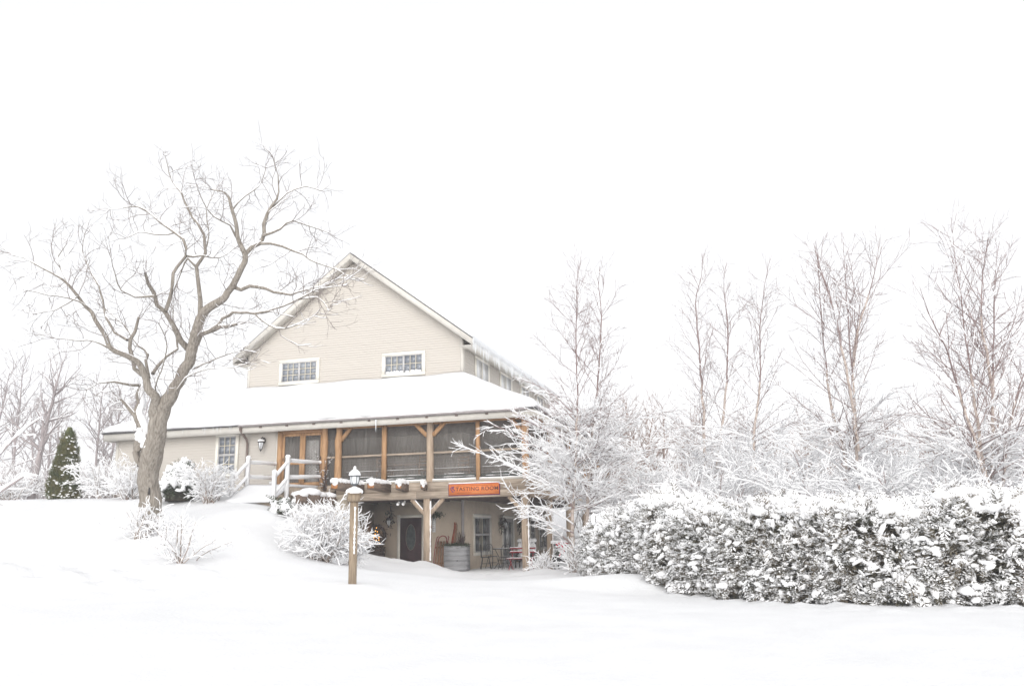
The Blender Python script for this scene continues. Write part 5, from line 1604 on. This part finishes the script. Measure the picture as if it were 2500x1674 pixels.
def frames(dirs, ups, scale):
    x = dirs / np.linalg.norm(dirs, axis=1, keepdims=True)
    y = np.cross(ups, x); y /= np.linalg.norm(y, axis=1, keepdims=True) + 1e-9
    z = np.cross(x, y)
    return np.stack([x, y, z], -1) * scale[:, None, None]

def evergreen(name, label, cat, base, pts, nor, leaf_mat, scale, snow_frac, seed, droop=.25, up=.2, side=.5, snow_r=(.5, .24, .15), caps=None, core=None, lw=.10, nl=8, snow_scale=(.6, 1.2), trunk=None, frost=0.0):
    """pts, nor: points on the plant's skin and outward directions"""
    rng = np.random.default_rng(seed)
    n = len(pts)
    t = thing(name, label, cat, base)
    if trunk is not None: trunk(t)
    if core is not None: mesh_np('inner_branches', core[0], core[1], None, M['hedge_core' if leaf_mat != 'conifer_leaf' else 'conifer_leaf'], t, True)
    protos = [spray_proto(rng, nl, lw) for _ in range(4)]
    dirs = nor * .8 + rng.normal(0, side, (n, 3)) * .6 + np.array([0, 0, up]) - np.array([0, 0, droop]) * rng.random((n, 1))
    dirs /= np.linalg.norm(dirs, axis=1, keepdims=True)
    ups = np.tile([0, 0, 1.0], (n, 1)) + nor * .35 + rng.normal(0, .25, (n, 3))
    sc = rng.uniform(scale[0], scale[1], n)
    Rm = frames(dirs, ups, sc)
    loc = pts - dirs * sc[:, None] * .45
    V, Q = scatter(protos, rng.integers(0, 4, n), Rm, loc)
    o = mesh_np('foliage', V, Q, None, M[leaf_mat], t, False)
    o['kind'] = 'stuff'
    ix = np.where(rng.random(n) < snow_frac)[0]
    lp = [lump_proto(rng, np.array(snow_r) * rng.uniform(.6, 1.4, 3), .12 if k < 4 else .2, k < 4) for k in range(7)]
    Rs = Rm[ix] * (snow_scale[0] + (snow_scale[1] - snow_scale[0]) * rng.random((len(ix), 1, 1)) ** 1.6)
    ls = loc[ix] + dirs[ix] * sc[ix][:, None] * .62 + np.array([0, 0, 1.0]) * (sc[ix] * .10)[:, None] + nor[ix] * (sc[ix] * .06)[:, None]
    V, T = scatter(lp, rng.integers(0, 7, len(ix)), Rs, ls)
    if caps is not None:
        cp, cs = caps
        lp2 = [lump_proto(rng, (1, .9, .55)) for _ in range(4)]
        az = rng.uniform(0, 6.28, len(cp))
        Rc = frames(np.stack([np.cos(az), np.sin(az), rng.normal(0, .15, len(cp))], -1), np.tile([0, 0, 1.0], (len(cp), 1)), cs)
        V2, T2 = scatter(lp2, rng.integers(0, 4, len(cp)), Rc, cp)
        T = np.vstack([T, T2 + len(V)]); V = np.vstack([V, V2])
    o = mesh_np('snow', V, None, T, M['tree_snow'], t, True)
    o['kind'] = 'stuff'
    if frost:                              # leaves plastered white
        ix = np.where(rng.random(n) < frost)[0]
        V, Q = scatter([spray_proto(rng, nl, lw * 1.5) for _ in range(4)], rng.integers(0, 4, len(ix)), Rm[ix] * rng.uniform(.75, 1.1, (len(ix), 1, 1)), loc[ix] + nor[ix] * .035 + np.array([0, 0, .03]))
        o = mesh_np('frosted_leaves', V, Q, None, M['tree_snow'], t, False)
        o['kind'] = 'stuff'
    return t

def hedge():
    rng = np.random.default_rng(91)
    front = np.array([at(x, 1400, dd)[:2] for x, dd in ((1452, 22.3), (1560, 19.6), (1669, 17.8), (1743, 16.5), (1890, 15.2), (2136, 13.9), (2330, 13.5), (2500, 13.4), (2680, 13.3))])
    away = front - CAM[:2]; away /= np.linalg.norm(away, axis=1, keepdims=True)
    cen = front + away * .85
    seg = np.concatenate([[0], np.cumsum(np.linalg.norm(np.diff(cen, axis=0), axis=1))])
    ss = np.linspace(0, seg[-1], 200)
    cx_, cy_ = np.interp(ss, seg, cen[:, 0]), np.interp(ss, seg, cen[:, 1])
    ker = np.hanning(25); ker /= ker.sum()
    sm = lambda v: np.convolve(np.pad(v, 12, mode='reflect', reflect_type='odd'), ker, 'valid')
    cx_, cy_ = sm(cx_), sm(cy_)
    L = seg[-1]
    tx_, ty_ = np.gradient(cx_, ss), np.gradient(cy_, ss)
    A = np.array([cx_[0], cy_[0], ground_at(cx_[0], cy_[0])])
    def path(s):
        s = np.asarray(s, float)
        C_ = np.stack([np.interp(s, ss, cx_), np.interp(s, ss, cy_), 0 * s], -1)
        T_ = np.stack([np.interp(s, ss, tx_), np.interp(s, ss, ty_), 0 * s], -1)
        T_ /= np.linalg.norm(T_, axis=-1, keepdims=True)
        N_ = np.stack([T_[..., 1], -T_[..., 0], 0 * s], -1)      # towards the road
        return C_, T_, N_
    half = .85
    def hgt(s): return 1.60 + .07 * np.sin(s * 1.7) + .06 * np.sin(s * 3.9 + 1) + .14 * (s / L)
    def skin(s, phi):
        # phi 0 front foot .. pi back foot over the top; superellipse section
        endf = np.clip(s / 2.6, 0.05, 1) ** .45 * np.sqrt(np.clip((L - s) / .9, .02, 1))
        h = hgt(s) * (.55 + .45 * endf)
        c, q = np.cos(phi), np.sin(phi)
        e = .55
        u = np.sign(c) * np.abs(c) ** e * half * endf * (1 + .10 * np.sin(s * 2.6 + 2 * phi) + .06 * np.sin(s * 6.1 - 3 * phi))
        w = np.abs(q) ** e * h
        C_, T_, N_ = path(s)
        P = C_ + N_ * u[:, None]
        P[:, 2] = gz(P[:, 0], P[:, 1]) + w
        N = N_ * (np.sign(c) * np.abs(c) ** .9)[:, None] + np.array([0, 0, 1.0]) * (np.abs(q) ** 1.1)[:, None]
        N = N - T_ * np.clip(1 - s / .9, 0, 1)[:, None]
        N /= np.linalg.norm(N, axis=1, keepdims=True)
        return P, N
    n = 14500
    s = rng.uniform(0, L, n)
    w_ = rng.random(n)
    phi = np.where(w_ < .66, np.arcsin(rng.uniform(.03, .985, n) ** 1.82), np.where(w_ < .88, rng.uniform(.9, 2.3, n), math.pi - np.arcsin(rng.uniform(.05, .98, n) ** 1.82)))
    P, N = skin(s, phi)
    P += rng.normal(0, .06, P.shape)
    # inner core
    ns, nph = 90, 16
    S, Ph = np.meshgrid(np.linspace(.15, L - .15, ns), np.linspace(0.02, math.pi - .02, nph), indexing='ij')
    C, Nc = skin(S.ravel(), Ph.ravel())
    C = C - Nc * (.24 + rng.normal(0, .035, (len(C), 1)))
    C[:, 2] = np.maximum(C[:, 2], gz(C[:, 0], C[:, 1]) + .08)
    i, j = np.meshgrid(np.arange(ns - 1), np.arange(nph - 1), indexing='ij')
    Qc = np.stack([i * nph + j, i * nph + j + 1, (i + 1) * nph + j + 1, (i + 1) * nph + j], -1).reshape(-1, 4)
    nc = 800
    sc_ = rng.uniform(.2, L, nc); pc = rng.normal(1.45, .36, nc)
    cp, cn = skin(sc_, np.clip(pc, .5, 2.6)); cp = cp + cn * .03
    cs = (.05 + .25 * rng.random(nc) ** 2) * (1 - .5 * np.abs(np.clip(pc, .5, 2.6) - 1.5))
    def trunks(t):
        for k in range(15):
            sb = .8 + k * (L - 1.2) / 14
            C_, T_, N_ = path(np.array([sb])); p = C_[0] + N_[0] * rng.uniform(-.1, .35); p[2] = ground_at(p[0], p[1])
            b = MB(); b.tube([p + [0, 0, -.1], p + [rng.normal(0, .05), rng.normal(0, .05), .4], p + [rng.normal(0, .1), rng.normal(0, .1), .9]], [.05, .04, .025], 6); b.build('stem', M['bark'], t, True)
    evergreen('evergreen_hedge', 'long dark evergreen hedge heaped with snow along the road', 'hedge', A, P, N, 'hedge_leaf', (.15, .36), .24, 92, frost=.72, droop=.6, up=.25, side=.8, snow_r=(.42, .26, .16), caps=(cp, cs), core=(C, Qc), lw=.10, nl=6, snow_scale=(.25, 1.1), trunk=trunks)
hedge()

def round_shrub(label, x, y, dd, R, H, seed, n=420, name='evergreen_shrub'):
    rng = np.random.default_rng(seed)
    base = base_of(x, y, dd)
    v = rng.normal(0, 1, (n, 3)); v[:, 2] = np.abs(v[:, 2]); v /= np.linalg.norm(v, axis=1, keepdims=True)
    rr = 1 + .14 * np.sin(v[:, 0] * 5 + 1) * np.sin(v[:, 1] * 6) + .1 * np.sin(v[:, 2] * 7)
    P = base + v * np.array([R, R, H]) * rr[:, None]
    P[:, 2] = np.maximum(P[:, 2], base[2] + .08 + .5 * rng.random(n) * (v[:, 2] < .2))
    w = rng.random(n)
    cp = P[(v[:, 2] > .42) & (w < .6)]; cs = rng.uniform(.07, .17, len(cp))
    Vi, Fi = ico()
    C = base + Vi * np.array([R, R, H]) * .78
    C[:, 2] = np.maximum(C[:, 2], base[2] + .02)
    t = evergreen(name, label, 'shrub', base, P, v, 'broad_leaf', (.22, .34), .28, seed + 1, droop=.2, up=.15, snow_r=(.42, .32, .22), caps=(cp, cs), lw=.2, nl=5, snow_scale=(.7, 1.3))
    mesh_np('inner_branches', C, None, Fi, M['hedge_core'], t, True)
round_shrub('round dark evergreen shrub heaped with balls of snow right of the old tree', 437, 1226, 26.8, .58, 1.15, 71, 460)
round_shrub('small snow-buried evergreen shrub at the foot of the right stair post', 690, 1218, 25.0, .30, .35, 73, 120)

def conifer(label, x, y, dd, H, R, seed):
    rng = np.random.default_rng(seed)
    base = base_of(x, y, dd)
    n = 7500
    u = 1 - np.sqrt(1 - rng.random(n) * .995)
    az = rng.uniform(0, 6.28, n)
    prof = (1 - u) ** .52 * (1 + .05 * np.sin(u * 40)) * (1 + .09 * np.sin(3 * az + 9 * u) + .05 * np.sin(7 * az - 15 * u))
    prof = np.where(u < .08, prof * (.86 + .14 * u / .08), prof)
    P = base + np.stack([np.cos(az) * prof * R, np.sin(az) * prof * R, u * H], -1) + rng.normal(0, .025, (n, 3))
    N = np.stack([np.cos(az), np.sin(az), np.full(n, .45)], -1); N /= np.linalg.norm(N, axis=1, keepdims=True)
    ns, na = 18, 20
    uu = np.linspace(0.01, .97, ns); C, Q = [], []
    for a_ in range(ns):
        for k in range(na):
            a = 6.2832 * k / na; r = (1 - uu[a_]) ** .52 * R * .84
            C.append(base + [r * math.cos(a), r * math.sin(a), uu[a_] * H])
    for i in range(ns - 1):
        for k in range(na):
            Q.append([i * na + k, i * na + (k + 1) % na, (i + 1) * na + (k + 1) % na, (i + 1) * na + k])
    m = (u > .93) | ((np.abs(np.sin(u * 17 + 1)) > .93) & (rng.random(n) < .07)) | ((az % 6.28 > 5.2) & (rng.random(n) < .05))
    cp = P[m]; cs = rng.uniform(.025, .06, len(cp))
    def trunk(t):
        b = MB(); b.tube([base + [0, 0, -.2], base + [0, 0, H * .9]], [.10, .02], 7); b.build('trunk', M['bark'], t, True)
    evergreen('conical_evergreen', label, 'tree', base, P, N, 'conifer_leaf', (.09, .16), .01, seed + 1, droop=0.0, up=.9, side=.25, snow_r=(.4, .3, .2), caps=(cp, cs), core=(np.array(C), np.array(Q)), lw=.13, nl=5, trunk=trunk)
conifer('dark green conical evergreen dusted with snow at the far left', 152, 1228, 30.5, 2.75, .54, 81)

# ---- background trees
def bare_tree(label, x, y, dd, H, seed, group, r0=.12, mats=('far_twig', 'far_twig'), spread=.5, snow=.25, nb=1, trunk_frac=.3, base=None):
    rng = np.random.default_rng(seed)
    base = base_of(x, y, dd) if base is None else base
    main = []
    for k in range(nb):
        az = rng.uniform(0, 6.28)
        main.append(shoot(rng, base + [rng.normal(0, .12 * (nb > 1)), rng.normal(0, .12 * (nb > 1)), -.2], np.array([math.cos(az) * .12 * nb, math.sin(az) * .12 * nb, 1]), H * rng.uniform(.8, 1.0), r0, .015, 14, .05, .05))
    t1 = twigs_on(rng, main, H * .030, (H * .22, H * .45), .75, 10, .09, .06, (r0 * .42, .012), start=trunk_frac, taper=.55)
    t2 = twigs_on(rng, t1, .42, (.5, 1.5), .65, 6, .11, .05, (.016, .009), start=.15, taper=.4)
    t3 = twigs_on(rng, t2, .32, (.25, .7), .6, 4, .12, .03, (.0095, .007), start=.2, taper=.3)
    sn = snow_on(rng, t1, .014, .5, snow, .3) + snow_on(rng, t2, .012, .5, snow, .3)
    return woody('bare_tree', label, 'tree', base, main, t1 + t2 + t3, sn, mats, group, sides=(7, 3, 4))
LG = 'bare trees behind the left wing'
lt0 = bare_tree('dark-trunked bare tree behind the conical evergreen at far left', 72, 1228, 34, 6.8, 101, LG, r0=.16, snow=.5)
lt1 = bare_tree('pair of thin bare stems between the evergreen and the wing', 225, 1228, 40, 6.6, 102, LG, r0=.08, nb=2, snow=.35)
LLB = 'faint bare tree in the thicket far behind the left wing'
lt2 = bare_tree(LLB, 150, 1225, 52, 8.0, 103, LG, r0=.11, snow=.3)
for src, x, dd, rz, sc in ((lt2, 25, 48, 1.0, 1.1), (lt1, 320, 50, 2.0, 1.25), (lt2, 420, 58, 3.0, .95), (lt1, 470, 60, .6, 1.2), (lt2, 545, 62, 4.0, .85), (lt1, 590, 64, 5.0, 1.05), (lt2, -60, 44, 2.6, 1.0), (lt1, 110, 60, 3.3, 1.5), (lt2, 265, 58, 5.6, 1.0), (lt1, 370, 66, 1.4, 1.4), (lt1, 510, 66, 2.9, 1.3)):
    c = copy_tree(src); c['label'] = LLB
    c.location = [float(v) for v in base_of(x, 1225, dd)]
    c.rotation_euler = (0, 0, rz); c.scale = (sc, sc, sc)
RG = 'bare trees far behind the birches'
RL = 'brownish bare tree far behind the birches and hedge'
rt0 = bare_tree(RL, 1560, 1300, 52, 9.5, 111, RG, r0=.13, mats=('rust_twig', 'rust_twig'), nb=2, snow=.1, trunk_frac=.1)
rt1 = bare_tree(RL, 1660, 1300, 55, 9.0, 112, RG, r0=.12, mats=('rust_twig', 'rust_twig'), nb=3, snow=.1, trunk_frac=.1)
for src, x, dd, rz, sc in ((rt1, 1500, 56, 1, 1.0), (rt0, 1610, 60, 2, 1.05), (rt1, 1720, 58, 3, .85), (rt0, 1800, 60, 4, .9), (rt1, 1900, 56, 5, .9), (rt0, 1985, 58, .5, .95), (rt1, 2080, 55, 1.7, .85), (rt0, 2170, 54, 2.4, .95), (rt1, 2250, 50, 3.8, .95), (rt0, 2340, 50, 5.3, .9), (rt1, 2440, 48, .2, .95), (rt0, 2540, 46, 1.2, 1.0), (rt1, 1450, 62, 4.4, .9), (rt0, 2040, 66, 3.1, 1.0)):
    c = copy_tree(src)
    c.location = [float(v) for v in base_of(x, 1300, dd)]
    c.rotation_euler = (0, 0, rz); c.scale = (sc, sc, sc)

ORD = 'first second third fourth fifth sixth seventh eighth ninth tenth eleventh twelfth thirteenth fourteenth fifteenth sixteenth seventeenth eighteenth nineteenth twentieth twenty-first twenty-second twenty-third twenty-fourth twenty-fifth twenty-sixth twenty-seventh twenty-eighth'.split()
def number_from_left(label, form):
    lst = [o for o in COL.objects if o.get('label') == label]
    def px(o):
        v = np.array(o.location) - CAM
        return (v @ RT) / (v @ FW)
    lst.sort(key=px)
    for i, o in enumerate(lst):
        o['label'] = form % ORD[i]
number_from_left(SL_, 'low snow-laden sapling behind the hedge, %s from the left')
number_from_left(LLB, 'faint bare tree far behind the left wing, %s from the left')
number_from_left(RL, 'brownish bare tree far behind the birches, %s from the left')

# dense brush that nobody could count
def brush(name, label, spots, seed, mat, H, n, snow):
    rng = np.random.default_rng(seed)
    sh = []
    for k in range(n):
        x, dd = spots[rng.integers(len(spots))]
        x += rng.normal(0, 45); dd += rng.normal(0, 2.0)
        p = base_of(x, 1290, dd); p[2] -= .1
        sh.append(shoot(rng, p, np.array([rng.normal(0, .35), rng.normal(0, .35), 1]), H * rng.uniform(.5, 1.1), .018, .008, 7, .10, .02))
    t1 = twigs_on(rng, sh, .30, (.4, 1.2), .6, 5, .12, .02, (.010, .007), start=.15, taper=.4)
    sn = snow_on(rng, t1, .014, .5, snow, .2)
    t = thing(name, label, 'brush', base_of(spots[0][0], 1290, spots[0][1]))
    t['kind'] = 'stuff'
    V, Q = tubes(sh + t1, 3); o = mesh_np('branches', V, Q, None, M[mat], t, True)
    if sn:
        V, Q = tubes(sn, 4); mesh_np('snow', V, Q, None, M['tree_snow'], t, True)
brush('far_thicket', 'rust-brown thicket far behind the porch birch and the hedge', [(x, 46) for x in range(1480, 2560, 60)] + [(1520, 40), (1580, 40), (1640, 42), (1690, 44)] * 5, 121, 'rust_twig', 5.0, 640, .25)
brush('near_scrub', 'tangle of snowy scrub at the foot of the left background trees', [(x, 40) for x in range(-60, 300, 40)] + [(x, 36) for x in range(-60, 120, 40)], 122, 'far_twig', 1.9, 260, .7)

# a leaning snow-covered bough at the left edge
rng = np.random.default_rng(131)
d = 25
bp = [resample([at(-60, 1180, d), at(0, 1105, d), at(45, 1062, d), at(75, 1035, d), at(102, 1018, d)], [.05, .045, .035, .025, .012], .2, .02, rng),
      resample([at(-60, 1230, d), at(0, 1200, d), at(35, 1178, d), at(62, 1160, d), at(92, 1162, d)], [.05, .045, .04, .03, .015], .2, .02, rng)]
bt = twigs_on(rng, bp, .22, (.3, .9), .8, 6, .14, 0, (.012, .006), start=.1)
woody('snowy_bough', 'fallen snow-covered boughs leaning in at the left edge', 'branch', base_of(-30, 1225, d), bp, bt, snow_on(rng, bp, .04, .9, 1, .0, rmax=.09) + snow_on(rng, bt, .02, .8, .9, .1), ('far_twig', 'far_twig'), sides=(7, 3, 5), trunk_name='limb', crown_name='twigs')

# ------------------------------------------------------------------ falling-snow haze
b = MB(); b.box(-110, 110, -75, 105, -4.0, 17.5)
hz = b.build('haze', None)
tag(hz, kind='stuff')
hm = bpy.data.materials.new('haze'); hm.use_nodes = True
hm.node_tree.nodes.clear()
ho = hm.node_tree.nodes.new('ShaderNodeOutputMaterial'); hv = hm.node_tree.nodes.new('ShaderNodeVolumePrincipled')
hv.inputs['Color'].default_value = (0.97, 0.975, 1.0, 1)
hv.inputs['Density'].default_value = 0.0019
hv.inputs['Anisotropy'].default_value = 0.2
hm.node_tree.links.new(hv.outputs[0], ho.inputs['Volume'])
hz.data.materials.append(hm)
